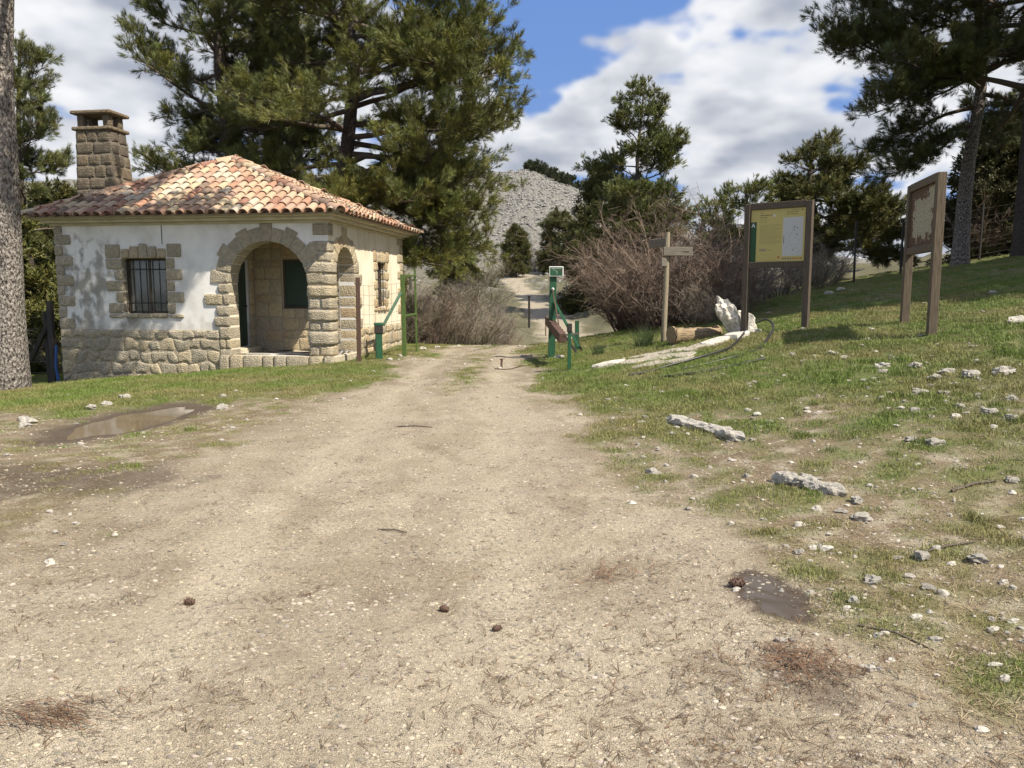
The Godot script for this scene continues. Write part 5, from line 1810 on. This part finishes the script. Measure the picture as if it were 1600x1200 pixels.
	var spots := [[5.2, 88.0, 6.4, 1.1, "dark rounded evergreen tree beside the bend of the track"], [6.6, 58.0, 8.0, 1.25, "taller evergreen tree left of the lone pine"], [8.6, 52.0, 6.0, 1.15, "evergreen tree below the lone pine's trunk"], [4.6, 50.0, 2.4, 0.6, "low evergreen bush on the track's right bank"], [-4.6, 62.0, 4.2, 0.8, "small green tree on the slope left of the track"], [0.4, 84.0, 4.6, 0.7, "dusky small tree where the track bends"], [-11.0, 48.0, 7.0, 1.1, "green tree just right of the side wall's end"], [18.2, 29.5, 4.2, 0.85, "dark evergreen bush between the two bank pines"], [20.5, 30.0, 5.0, 1.1, "dark evergreen bush right of the massive trunk"], [18.9, 31.5, 2.4, 0.6, "low dark evergreen bush right of the leaning pine"], [-14.6, 21.5, 4.0, 0.8, "olive evergreen bush behind the lodge's left corner"], [-13.0, 27.0, 3.4, 0.7, "small olive bush beyond the corner fence"], [-7.5, 40.0, 5.0, 0.9, "mid green tree under the great pine's branches"], [-17.2, 30.0, 6.5, 1.05, "olive tree showing between left pine and chimney foot"]]
	for i in spots.size():
		var q: Array = spots[i]
		var d := oak.duplicate()
		var k: float = q[3]
		d.profile = [0.0, 2.0 * k, 0.4, 2.3 * k, 0.8, 1.7 * k, 1.0, 0.8 * k]
		if i in [7, 8, 9]: d.tint = Color(0.07, 0.085, 0.032)
		if i in [4, 6, 10, 11, 12]: d.tint = Color(0.12, 0.145, 0.045)
		pine("evergreen_tree", q[4], E, on_ground(q[0], -q[1]), [Vector3(0, -0.3, 0), Vector3(0.1, q[2] * 0.5, 0), Vector3(0, q[2], 0)], 0.16, 0.04, d, 500 + i)
	# dark woods along the far ridge
	var xf := []
	var cl := []
	var r := RandomNumberGenerator.new()
	r.seed = 71
	for k in 90:
		var d := r.randf_range(255.0, 275.0)
		var x := r.randf_range(4.0, 48.0)
		if r.randf() < 0.12:
			d = r.randf_range(120.0, 250.0)
			x = r.randf_range(-0.25, 0.12) * d
		var hh := r.randf_range(2.2, 4.2)
		for z in 70:
			var a := r.randf() * TAU
			var u := r.randf()
			var rad := hh * 0.42 * sqrt(r.randf()) * (1.0 - 0.55 * u)
			var s := r.randf_range(2.0, 3.4)
			xf.append(Transform3D(Basis.from_euler(Vector3(r.randf_range(-0.9, 0.9), r.randf() * TAU, r.randf_range(-0.9, 0.9))).scaled(Vector3(s, s, s)), Vector3(x + cos(a) * rad, height(x, d) + 0.2 + u * hh, -d + sin(a) * rad)))
			var g := r.randf_range(0.7, 1.2)
			cl.append(Color(0.055 * g, 0.07 * g, 0.028 * g))
	tag(many(self, "ridge_woodland", sprays.bush[0], M.needles, xf, cl), "dark pine woods along the far ridge and scree", "woodland", "", "stuff")

# ---------------------------------------------------------------- bare thickets
func bare_bush(seed_: int, h: float, w: float, stems: int, col: Color, col2: Color) -> ArrayMesh:
	var r := RandomNumberGenerator.new()
	r.seed = seed_
	var v := PackedVector3Array()
	var c := PackedColorArray()
	var ix := PackedInt32Array()
	var seg := func(a: Vector3, b: Vector3, ra: float, rb: float, k: Color) -> void:
		var t := (b - a).normalized()
		var s := t.cross(Vector3(0.31, 0.2, 0.93)).normalized()
		var u := s.cross(t)
		var b0 := v.size()
		for e in 2:
			for q in 3:
				var an := TAU * q / 3.0
				v.append((a if e == 0 else b) + (s * cos(an) + u * sin(an)) * (ra if e == 0 else rb))
				c.append(k)
		for q in 3:
			var q2 := (q + 1) % 3
			ix.append_array([b0 + q, b0 + q2, b0 + 3 + q2, b0 + q, b0 + 3 + q2, b0 + 3 + q])
	for s in stems:
		var az := r.randf() * TAU
		var p := Vector3(cos(az), 0, sin(az)) * sqrt(r.randf()) * w * 0.22 + Vector3(0, -0.1, 0)
		var out := Vector3(cos(az), 0, sin(az)).rotated(Vector3.UP, r.randf_range(-0.7, 0.7))
		var d := (Vector3.UP + out * r.randf_range(0.05, 0.95) * w / h).normalized()
		var len0 := h * r.randf_range(0.6, 1.08)
		var k0 := col.lerp(col2, r.randf() * 0.45)
		var n := 6
		for i in n:
			var q := p + d * len0 / n
			var ra := lerpf(0.024, 0.007, i / float(n))
			seg.call(p, q, ra, lerpf(0.024, 0.007, (i + 1.0) / n), k0)
			if i > 0:
				for z in 3:
					var d2 := (d * 0.8 + Vector3(r.randfn(), r.randfn() * 0.6 + 0.2, r.randfn()) * 0.75).normalized()
					var l2 := len0 * r.randf_range(0.14, 0.34)
					var p2 := p.lerp(q, r.randf())
					var k2 := k0.lerp(col2, r.randf() * 0.6)
					for m in 3:
						var q2 := p2 + d2 * l2 / 3.0
						seg.call(p2, q2, 0.006 - m * 0.0012, 0.0048 - m * 0.0012, k2)
						for y in 2:
							var d3 := (d2 + Vector3(r.randfn(), r.randfn() + 0.1, r.randfn()) * 0.7).normalized()
							var p3 := p2.lerp(q2, r.randf())
							var l3 := r.randf_range(0.12, 0.34)
							seg.call(p3, p3 + d3 * l3, 0.0038, 0.0018, k2.lerp(col2, r.randf() * 0.5))
						p2 = q2
						d2 = (d2 + Vector3(r.randfn(), r.randfn() * 0.6, r.randfn()) * 0.25).normalized()
			p = q
			d = (d + Vector3(r.randfn(), r.randfn() * 0.4, r.randfn()) * 0.16 + out * 0.04).normalized()
	var arr := []
	arr.resize(Mesh.ARRAY_MAX)
	arr[Mesh.ARRAY_VERTEX] = v
	arr[Mesh.ARRAY_COLOR] = c
	arr[Mesh.ARRAY_INDEX] = ix
	var m := ArrayMesh.new()
	m.add_surface_from_arrays(Mesh.PRIMITIVE_TRIANGLES, arr)
	return m

func build_bushes() -> void:
	rng.seed = 81
	var red := [bare_bush(1, 2.6, 2.3, 30, Color(0.095, 0.068, 0.052), Color(0.26, 0.195, 0.15)), bare_bush(2, 2.6, 2.5, 30, Color(0.085, 0.06, 0.047), Color(0.24, 0.175, 0.135))]
	var grey := [bare_bush(3, 2.2, 2.3, 28, Color(0.10, 0.082, 0.066), Color(0.29, 0.245, 0.19)), bare_bush(4, 2.2, 2.5, 28, Color(0.09, 0.08, 0.055), Color(0.26, 0.23, 0.16)), bare_bush(5, 2.2, 2.2, 28, Color(0.11, 0.095, 0.08), Color(0.30, 0.26, 0.215))]
	var list := [
		[red, 3.45, 19.9, 0.85, "red-brown bare bush nearest the barrier"], [red, 3.8, 19.3, 1.0, "red-brown bare bush behind the finger post"], [red, 4.0, 19.4, 1.15, "red-brown bare bush behind the log trough"], [red, 4.9, 18.9, 1.0, "red-brown bare bush behind the standing boulder"], [red, 3.5, 21.4, 1.3, "tallest red-brown bare bush of the big thicket"], [red, 3.5, 22.6, 1.1, "red-brown bush at the back left of the big thicket"], [red, 4.7, 21.6, 1.25, "red-brown bush at the back right of the big thicket"], [red, 3.15, 20.9, 0.6, "low red-brown bush at the left foot of the thicket"], [grey, 5.9, 20.6, 1.1, "greyish bare bush left of the notice board's post"], [grey, 4.35, 17.9, 0.6, "low greyish bare shrub behind the boulder"],
		[grey, -3.3, 22.6, 0.95, "bare bush just beyond the green gate"], [red, -2.5, 23.6, 1.0, "purplish bare bush right of the green gate"], [grey, -1.75, 24.4, 0.95, "olive-grey bare bush over the crest's left side"], [grey, -1.15, 25.8, 1.0, "pale twiggy bush beside the crest of the track"], [grey, -0.95, 27.0, 0.9, "bare bush right of the crest on the left bank"], [red, -3.4, 25.6, 1.2, "dark red bush deep in the left thicket"], [grey, -2.4, 27.4, 1.2, "grey bush in the middle of the left thicket"], [grey, -0.75, 29.0, 1.0, "grey bush at the right end of the left thicket"], [grey, -4.6, 27.5, 1.5, "tall bare bush rising by the wall's far end"], [grey, -1.3, 30.5, 1.3, "grey bush towards the dip in the track"], [red, -0.3, 31.5, 0.8, "small reddish bush at the dip's edge"],
		[grey, -5.8, 33.0, 1.6, "bare grey tree-like bush below the great pine"], [grey, -3.6, 35.5, 1.5, "grey bush on the lower slope left of the track"], [grey, -1.2, 38.5, 1.3, "grey bush left of the black track post"], [grey, -4.8, 44.0, 1.5, "grey bush higher on the slope left of the track"], [grey, -2.0, 48.0, 1.4, "greyish bush beside the pale track's left edge"], [grey, -3.4, 58.0, 1.3, "dusky bush at the left edge of the rising track"], [grey, -7.0, 55.0, 1.8, "wide grey bush on the upper slope"], [grey, -2.6, 72.0, 1.9, "hazy grey bush left of the track's bend"], [grey, 2.6, 92.0, 2.0, "purplish grey bush above the track's bend"], [grey, 0.0, 96.0, 1.8, "lighter grey bush above the track's bend"], [grey, 5.0, 88.0, 1.7, "grey bush right above the track's bend"],
		[grey, 7.0, 23.6, 0.75, "bare hedge bush seen below the notice board"], [grey, 8.3, 24.2, 0.8, "bare hedge bush right of the notice board's post"], [grey, 9.6, 25.0, 0.85, "bare hedge bush in the bank's shade"], [grey, 10.8, 26.4, 0.8, "bare bush at the hedge's right end"], [red, 17.0, 28.6, 1.0, "bare reddish bush behind the fence between the bank pines"], [grey, 12.6, 33.0, 1.0, "bare bush under the flat-topped pine"], [grey, -12.2, 21.0, 0.8, "dry scrub beyond the corner fence"], [grey, -13.4, 19.2, 0.6, "low dry scrub right of the left trunk"],
	]
	for i in list.size():
		var q: Array = list[i]
		var o := thing("bare_bush", q[4], "bush", on_ground(q[1], -q[2]), rng.randf() * TAU, "bare leafless bushes")
		var s: float = q[3]
		s *= 0.95 if q[0] == red and q[1] > 0.0 else (0.72 if q[2] < 33.0 and q[1] < 0.0 else 0.86)
		o.scale = Vector3(s * rng.randf_range(0.95, 1.1), s, s * rng.randf_range(0.95, 1.1))
		part(o, "branches", q[0][i % q[0].size()], M.twig)

# ---------------------------------------------------------------- grass, stones and litter
func tuft_mesh(seed_: int, n: int, rad: float, h0: float, h1: float, w: float) -> ArrayMesh:
	var r := RandomNumberGenerator.new()
	r.seed = seed_
	var v := PackedVector3Array()
	var c := PackedColorArray()
	var ix := PackedInt32Array()
	for k in n:
		var a := r.randf() * TAU
		var p := Vector3(cos(a), 0, sin(a)) * rad * sqrt(r.randf())
		var hh := r.randf_range(h0, h1)
		var az := r.randf() * TAU
		var sd := Vector3(cos(az), 0, sin(az)) * w * 0.5
		var ln := Vector3(r.randfn(), 0, r.randfn()) * hh * 0.45
		var b := v.size()
		v.append_array([p - sd, p + sd, p + ln * 0.4 + Vector3(0, hh * 0.6, 0) - sd * 0.7, p + ln * 0.4 + Vector3(0, hh * 0.6, 0) + sd * 0.7, p + ln + Vector3(0, hh, 0)])
		var dry := r.randf()
		var col := Color(1, 1, 1) if dry < 0.72 else Color(1.9, 1.35, 1.6)
		col = col * r.randf_range(0.7, 1.25)
		for z in 5: c.append(col)
		ix.append_array([b, b + 1, b + 3, b, b + 3, b + 2, b + 2, b + 3, b + 4])
	var arr := []
	arr.resize(Mesh.ARRAY_MAX)
	arr[Mesh.ARRAY_VERTEX] = v
	arr[Mesh.ARRAY_COLOR] = c
	arr[Mesh.ARRAY_INDEX] = ix
	var m := ArrayMesh.new()
	m.add_surface_from_arrays(Mesh.PRIMITIVE_TRIANGLES, arr)
	return m

func in_house(x: float, d: float) -> bool:
	var p := Vector3(x, 0, -d) - HOUSE
	p = p.rotated(Vector3.UP, -TURN)
	return p.x > -W - 0.05 and p.x < 0.14 and p.z < 0.14 and p.z > -D - 0.05

func build_small() -> void:
	rng.seed = 91
	var tufts := [tuft_mesh(1, 76, 0.15, 0.012, 0.034, 0.005), tuft_mesh(2, 76, 0.15, 0.015, 0.044, 0.005), tuft_mesh(3, 56, 0.08, 0.024, 0.066, 0.005)]
	var xf := [[], [], []]
	var cl := [[], [], []]
	for band in [[1.6, 5.0, 150.0], [5.0, 9.0, 130.0], [9.0, 16.0, 95.0], [16.0, 24.0, 50.0], [24.0, 34.0, 14.0]]:
		var d0: float = band[0]
		var d1: float = band[1]
		var half := d1 * 0.8 + 1.5
		var n := int((d1 - d0) * half * 2.0 * band[2])
		for k in n:
			var d := rng.randf_range(d0, d1)
			var x := rng.randf_range(-half, half)
			if absf(x) > d * 0.8 + 1.5: continue
			var g := grass(x, d)
			if g < 0.08 or rng.randf() > g * 1.15 or in_house(x, d) or puddle_q(x, d) < 1.15 or damp_q(x, d) < 1.1: continue
			var kk := 0 if rng.randf() < 0.55 else 1
			if g > 0.45 and nz.get_noise_2d(x * 1.1 + 8.0, d * 1.1) > 0.38 and rng.randf() < 0.5: kk = 2
			var s := rng.randf_range(0.7, 1.3) * lerpf(0.55, 1.05, g) * lerpf(0.75, 1.0, smoothstep(4.0, 9.0, d))
			xf[kk].append(Transform3D(Basis(Vector3.UP, rng.randf() * TAU).scaled(Vector3(s, s * rng.randf_range(0.8, 1.2), s)), on_ground(x, -d)))
			var dry := clampf(0.40 + 0.2 * (1.0 - smoothstep(4.0, 9.0, d)) + nf.get_noise_2d(x * 0.5 + 3.0, d * 0.5) * 1.3 + rng.randf_range(-0.15, 0.25) - (0.2 if kk == 2 else 0.0), 0.0, 1.0)
			var c := Color(0.135, 0.195, 0.034).lerp(Color(0.24, 0.22, 0.085), dry)
			cl[kk].append(c * rng.randf_range(0.8, 1.2))
	for kk in 3:
		tag(many(self, "grass", tufts[kk], M.grass_blade, xf[kk], cl[kk]), ["short green turf over the verges and bank", "slightly longer green grass over the verges and bank", "lush green grass clumps dotted over the verges"][kk], "grass", "", "stuff")
	# chippings pressed into the track
	var peb := []
	var pc := []
	for k in 150000:
		var d := 1.7 + pow(rng.randf(), 1.7) * 17.0
		var x := rng.randf_range(-1.0, 1.0) * (d * 0.75 + 0.8)
		var g := grass(x, d)
		var patch := nf.get_noise_2d(x * 1.4, d * 1.4 + 50.0)
		if rng.randf() < g * 0.75 or rng.randf() > 0.55 + patch * 1.3 or in_house(x, d) or puddle_q(x, d) < 1.2: continue
		var s := lerpf(0.0022, 0.010, pow(rng.randf(), 5.0)) * (1.0 + d * 0.05)
		peb.append(Transform3D(Basis.from_euler(Vector3(rng.randf_range(-0.4, 0.4), rng.randf() * TAU, rng.randf_range(-0.4, 0.4))).scaled(Vector3(s * rng.randf_range(1.0, 1.8), s * rng.randf_range(0.4, 0.8), s)), on_ground(x, -d) + Vector3(0, s * 0.12, 0)))
		var t := lerpf(0.15, 0.44, pow(rng.randf(), 1.3))
		pc.append(Color(t, t * rng.randf_range(0.85, 0.92), t * rng.randf_range(0.64, 0.78)))
	tag(many(self, "chippings", rock_mesh(5, Vector3(1.6, 1.6, 1.6), 0.25, 1), M.pebble_stone, peb, pc), "pale limestone chippings strewn over the gravel track", "gravel", "", "stuff")
	# broken stones in the turf
	peb = []
	pc = []
	for k in 12000:
		var d := 2.5 + pow(rng.randf(), 1.2) * 20.0
		var x := rng.randf_range(-1.0, 1.0) * (d * 0.75 + 0.8)
		var r := road(x, d)
		var w := smoothstep(0.12, 0.45, nf.get_noise_2d(x * 0.7 + 70.0, d * 0.7)) * (1.0 - r)
		if x < -1.0: w *= 0.35
		if x > 1.2 and d > 3.0 and d < 11.5: w = maxf(w, 0.30 + 0.25 * nf.get_noise_2d(x, d + 30.0))
		w = maxf(w, 0.5 * r * (1.0 - r))
		if d > 15.0 and r > 0.1: w = maxf(w, 0.25)
		if rng.randf() > w or in_house(x, d) or puddle_q(x, d) < 1.2: continue
		var s := lerpf(0.006, 0.030, pow(rng.randf(), 3.5)) * (1.0 + 0.02 * d)
		peb.append(Transform3D(Basis.from_euler(Vector3(rng.randf_range(-0.5, 0.5), rng.randf() * TAU, rng.randf_range(-0.5, 0.5))).scaled(Vector3(s * rng.randf_range(1.0, 1.7), s * rng.randf_range(0.5, 0.9), s)), on_ground(x, -d) + Vector3(0, s * 0.2, 0)))
		var t := rng.randf_range(0.22, 0.48)
		pc.append(Color(t, t * 0.945, t * 0.84))
	tag(many(self, "rubble", rock_mesh(6, Vector3(1.6, 1.6, 1.6), 0.5, 1), M.pebble_stone, peb, pc), "small broken white stones scattered in the turf", "stones", "", "stuff")
	# fallen needles
	var nd := MB.new()
	for s in [-1, 1]:
		var a := nd.cvert(Vector3(0, 0.002, 0), Color.WHITE)
		var b := nd.cvert(Vector3(0.0024, 0.002, 0), Color.WHITE)
		var c := nd.cvert(Vector3(s * 0.008, 0.007, 0.035), Color.WHITE)
		var e := nd.cvert(Vector3(s * 0.008 + 0.0022, 0.007, 0.035), Color.WHITE)
		var f := nd.cvert(Vector3(s * 0.024, 0.003, 0.085), Color.WHITE)
		nd.quad(a, b, e, c)
		nd.tri(c, e, f)
	var nx := []
	var nc := []
	for k in 22000:
		var d := 1.7 + pow(rng.randf(), 1.8) * 9.0
		var x := rng.randf_range(-1.0, 1.0) * (d * 0.72 + 0.5)
		var w := 0.10 + 0.5 * smoothstep(0.0, 0.45, nf.get_noise_2d(x * 1.1 + 20.0, d * 1.1)) + 0.9 * exp(-pow((x - 0.95) / 0.75, 2.0) - pow((d - 2.9) / 1.1, 2.0))
		if rng.randf() > w * 0.8 or damp_q(x, d) < 0.95: continue
		var s := rng.randf_range(0.6, 1.25)
		nx.append(Transform3D(Basis.from_euler(Vector3(rng.randf_range(-0.05, 0.05), rng.randf() * TAU, rng.randf_range(-0.1, 0.1))).scaled(Vector3(s, s, s)), on_ground(x, -d) + Vector3(0, 0.002, 0)))
		nc.append(Color(0.075, 0.048, 0.028).lerp(Color(0.20, 0.11, 0.055), pow(rng.randf(), 2.0)))
	tag(many(self, "needle_litter", nd.mesh(), M.litter, nx, nc), "dry brown pine needles scattered over the gravel", "needles", "", "stuff")
	# dry stalks in the patchy turf
	nx = []
	nc = []
	for k in 34000:
		var d := 2.4 + pow(rng.randf(), 1.4) * 10.0
		var x := rng.randf_range(-1.0, 1.0) * (d * 0.74 + 0.6)
		var w := (1.0 - road(x, d)) * (0.8 - 0.3 * grass(x, d))
		if rng.randf() > w or damp_q(x, d) < 1.0 or puddle_q(x, d) < 1.2 or in_house(x, d): continue
		var s := rng.randf_range(0.5, 1.3)
		nx.append(Transform3D(Basis.from_euler(Vector3(rng.randf_range(-0.25, 0.05), rng.randf() * TAU, rng.randf_range(-0.2, 0.2))).scaled(Vector3(s, s, s)), on_ground(x, -d) + Vector3(0, 0.004, 0)))
		nc.append(Color(0.17, 0.125, 0.075).lerp(Color(0.42, 0.35, 0.22), rng.randf()))
	tag(many(self, "dry_stalks", nd.mesh(), M.litter, nx, nc), "dry straw-coloured stalks lying in the patchy turf", "straw", "", "stuff")
	# heaps of needles one can pick out
	var heaps := [[0.6, 4.2, 80, 0.12, "reddish heap of pine needles on the right of the track"], [1.24, 3.1, 150, 0.12, "red-brown heap of needles below the wet patch"], [-1.72, 2.66, 120, 0.12, "fan of long rusty needles at the bottom left"]]
	for q in heaps:
		var hx := []
		var hc := []
		var o := thing("needle_heap", q[4], "needles", on_ground(q[0], -q[1]), 0.0, "heaps of fallen needles")
		for k in q[2]:
			var p := Vector2(rng.randfn() * q[3], rng.randfn() * q[3] * 0.6)
			var s := rng.randf_range(1.0, 1.6)
			var az := rng.randf() * TAU if q[0] > 0 else rng.randf_range(0.9, 1.7)
			hx.append(Transform3D(Basis.from_euler(Vector3(rng.randf_range(-0.25, 0.1), az, rng.randf_range(-0.3, 0.3))).scaled(Vector3(s, s, s)), local(o, q[0] + p.x, q[1] + p.y, rng.randf_range(0.003, 0.02))))
			hc.append(Color(0.10, 0.055, 0.035).lerp(Color(0.21, 0.12, 0.065), rng.randf()))
		tag(many(o, "needle", nd.mesh(), M.litter, hx, hc), "", "", "", "stuff")
	# stones large enough to single out
	stones_list()
	# pine cones, sticks
	var cones := [[1.2, 3.95, "dark pine cone at the upper left edge of the wet patch", 1.25], [-0.34, 3.7, "pine cone lying in the middle of the track", 0.8], [-0.07, 3.44, "small round pine cone near the lower middle of the track", 0.7], [-1.66, 3.8, "broken pine cone on the left of the track", 0.9]]
	for i in cones.size():
		var q: Array = cones[i]
		var o := thing("pine_cone", q[2], "pine cone", on_ground(q[0], -q[1]), rng.randf() * TAU, "fallen pine cones")
		var sc: float = q[3]
		var body := MB.new()
		body.tube([Vector3(0, 0.016, -0.03) * sc, Vector3(0, 0.018, -0.012) * sc, Vector3(0, 0.018, 0.012) * sc, Vector3(0, 0.014, 0.034) * sc], [0.010 * sc, 0.020 * sc, 0.018 * sc, 0.004 * sc], 8)
		part(o, "core", body.mesh(true), M.rust)
		for k in 26:
			var t := k / 25.0
			var an := k * 2.4
			var rr := 0.020 * sc * (1.0 - absf(t - 0.4) * 0.9)
			var sm := MB.new()
			var c0 := Vector3(cos(an) * rr, 0.018 * sc + sin(an) * rr, lerpf(-0.03, 0.03, t) * sc)
			var ot := Vector3(cos(an), sin(an), 0.5).normalized()
			sm.obox(Transform3D(Basis(ot.cross(Vector3.BACK).normalized(), ot, ot.cross(Vector3.BACK).normalized().cross(ot)), c0), Vector3(0.011, 0.012, 0.003) * sc, 0.0)
			part(o, "scale", sm.mesh(), M.rust)
	var sticks := [[[-1.32, 8.7], [-0.9, 8.58], 0.008, "thin dark stick lying across the track"], [[2.35, 4.3], [2.75, 4.42], 0.008, "thin stick in the grass at the right"], [[3.1, 5.3], [3.45, 5.36], 0.012, "dark curved stick in the right-hand grass"], [[1.62, 3.45], [1.85, 3.2], 0.006, "straight twig pair right of the wet patch"], [[-0.9, 5.0], [-0.7, 4.95], 0.006, "short dark twig left of the track's middle"]]
	for q in sticks:
		var a := on_ground(q[0][0], -q[0][1]) + Vector3(0, q[2], 0)
		var b := on_ground(q[1][0], -q[1][1]) + Vector3(0, q[2], 0)
		var mb := MB.new()
		var mid := on_ground((a.x + b.x) / 2 + 0.01, (a.z + b.z) / 2 - 0.02) + Vector3(0, q[2] + 0.006, 0)
		mb.tube([a, mid, b], [q[2], q[2] * 0.9, q[2] * 0.5], 6)
		tag(part(self, "stick", mb.mesh(true), M.limb_bark), q[3], "stick", "fallen sticks")
	# rushy clump by the finger post
	var rush := [tuft_mesh(11, 260, 0.2, 0.25, 0.55, 0.006)]
	for q in [[2.75, 15.9, 1.0, "dark green rush clump left of the finger post"], [1.75, 15.6, 0.6, "low rough grass clump before the barrier's braces"]]:
		var o := thing("rush_clump", q[3], "plant", on_ground(q[0], -q[1]), rng.randf() * TAU, "rush clumps")
		o.scale = Vector3.ONE * q[2]
		tag(many(o, "blades", rush[0], M.grass_blade, [Transform3D()], [Color(0.045, 0.075, 0.02)]), "", "", "", "stuff")

func stones_list() -> void:
	var rk := []
	for k in 7: rk.append(rock_mesh(120 + k, Vector3.ONE, 0.55, 2))
	var list := [[4.64, 11.12, 0.20, "low white stones"], [4.57, 10.54, 0.16, ""], [4.6, 9.5, 0.26, ""], [4.43, 9.14, 0.16, ""], [4.83, 9.18, 0.2, ""], [4.72, 8.54, 0.2, ""], [4.91, 8.64, 0.24, ""], [4.99, 8.34, 0.27, ""], [5.3, 8.2, 0.33, ""], [7.13, 10.88, 0.34, ""], [4.48, 7.92, 0.15, ""], [4.3, 8.05, 0.2, ""], [4.12, 8.94, 0.12, ""], [4.23, 8.9, 0.13, ""], [3.9, 7.36, 0.14, ""], [4.26, 7.24, 0.13, ""], [4.34, 6.92, 0.17, ""], [4.36, 6.64, 0.15, ""], [4.79, 7.32, 0.16, ""], [4.95, 9.96, 0.13, ""], [5.13, 9.8, 0.12, ""], [5.13, 11.3, 0.14, ""], [1.92, 3.96, 0.12, ""], [2.32, 4.94, 0.16, ""], [2.44, 5.3, 0.13, ""], [2.25, 5.12, 0.1, ""], [2.66, 7.88, 0.13, ""], [1.23, 6.58, 0.15, ""], [1.69, 4.4, 0.07, ""], [2.34, 4.24, 0.13, ""], [3.51, 6.28, 0.17, ""], [3.4, 6.44, 0.12, ""], [2.6, 4.14, 0.13, ""], [3.54, 5.34, 0.12, ""], [1.26, 3.3, 0.05, ""], [2.16, 3.84, 0.08, ""], [5.8, 9.66, 0.13, ""], [5.39, 8.9, 0.14, ""], [-5.92, 9.3, 0.24, ""], [-6.1, 9.5, 0.17, ""], [-5.8, 9.05, 0.18, ""], [-5.62, 10.16, 0.18, ""], [-5.59, 10.46, 0.2, ""], [-5.66, 11.14, 0.2, ""], [-3.98, 10.5, 0.15, ""], [-3.9, 10.2, 0.18, ""], [-4.4, 11.6, 0.12, ""], [-2.86, 4.76, 0.06, ""], [-2.2, 19.0, 0.24, ""], [-1.9, 19.6, 0.2, ""], [-2.5, 17.2, 0.14, ""], [-2.65, 16.6, 0.16, ""], [1.0, 16.1, 0.24, ""], [8.4, 20.5, 0.3, ""], [8.9, 21.0, 0.25, ""], [6.0, 18.0, 0.18, ""], [9.0, 14.5, 0.2, ""], [5.25, 13.9, 0.13, ""], [6.0, 11.3, 0.1, ""], [6.35, 12.7, 0.1, ""]]
	# each stone is told by its place in its patch, counted from the left as one faces it
	var zones := {"bank": [], "puddle": [], "edge": [], "near": [], "upper": []}
	for q in list:
		var x: float = q[0]
		var d: float = q[1]
		var z := "bank"
		if x < -3.0: z = "puddle"
		elif x < 0.0: z = "edge"
		elif d < 7.0: z = "near"
		elif d > 13.0: z = "upper"
		zones[z].append(q)
	var where := {"bank": "on the bank below the torn board", "puddle": "round the muddy puddle", "edge": "along the track's left edge", "near": "in the patchy turf at the near right", "upper": "on the upper grass by boards and hedge"}
	var nth := ["leftmost", "second", "third", "fourth", "fifth", "sixth", "seventh", "eighth", "ninth", "tenth", "eleventh", "twelfth", "thirteenth", "fourteenth", "fifteenth", "sixteenth", "seventeenth", "eighteenth", "nineteenth", "twentieth", "twenty-first", "twenty-second", "twenty-third", "twenty-fourth", "twenty-fifth", "twenty-sixth", "twenty-seventh", "twenty-eighth", "twenty-ninth", "thirtieth"]
	for z in zones:
		var row: Array = zones[z]
		row.sort_custom(func(p, q): return p[0] / p[1] < q[0] / q[1])
		for i in row.size():
			var q: Array = row[i]
			var s: float = q[2] * (0.58 if z == "bank" else 0.66)
			var o := part(self, "limestone_rock", rk[rng.randi() % rk.size()], M.limestone, Transform3D(Basis.from_euler(Vector3(rng.randf_range(-0.4, 0.4), rng.randf() * TAU, rng.randf_range(-0.3, 0.3))).scaled(Vector3(s * 1.15, s * 0.62, s)), on_ground(q[0], -q[1]) + Vector3(0, s * 0.12, 0)))
			var big := "large" if s > 0.22 else ("middling" if s > 0.14 else "small")
			tag(o, "%s pale stone, %s, %s" % [big, "leftmost" if i == 0 else ("rightmost" if i == row.size() - 1 else nth[i] + " from the left"), where[z]], "rock", "stones " + where[z])
	# two long outcrops of bedrock in the verge
	for q in [[2.0, 8.0, 1.15, 0.16, 0.1, "long jagged ridge of bedrock in the verge, further from the camera", -1.15], [2.23, 5.7, 0.55, 0.13, 0.1, "short grey slanting bedrock outcrop, nearer the camera", -1.0]]:
		var o := thing("bedrock_outcrop", q[5], "rock", on_ground(q[0], -q[1]), q[6], "bedrock outcrops in the verge")
		for k in 5:
			var t := (k - 2) / 5.0
			var lx: float = q[2] * 2.0 * t
			var w := o.transform * Vector3(lx * 0.5, 0, 0)
			var g := height(w.x, -w.z) - o.position.y
			part(o, "stone", rk[k], M.limestone, Transform3D(Basis.from_euler(Vector3(rng.randf() * 0.5, rng.randf_range(-0.3, 0.3), rng.randf_range(-0.2, 0.2))).scaled(Vector3(q[2] * 0.36, q[4] * 1.1, q[3])), Vector3(lx * 0.5, g + 0.015, rng.randf_range(-0.03, 0.03))))
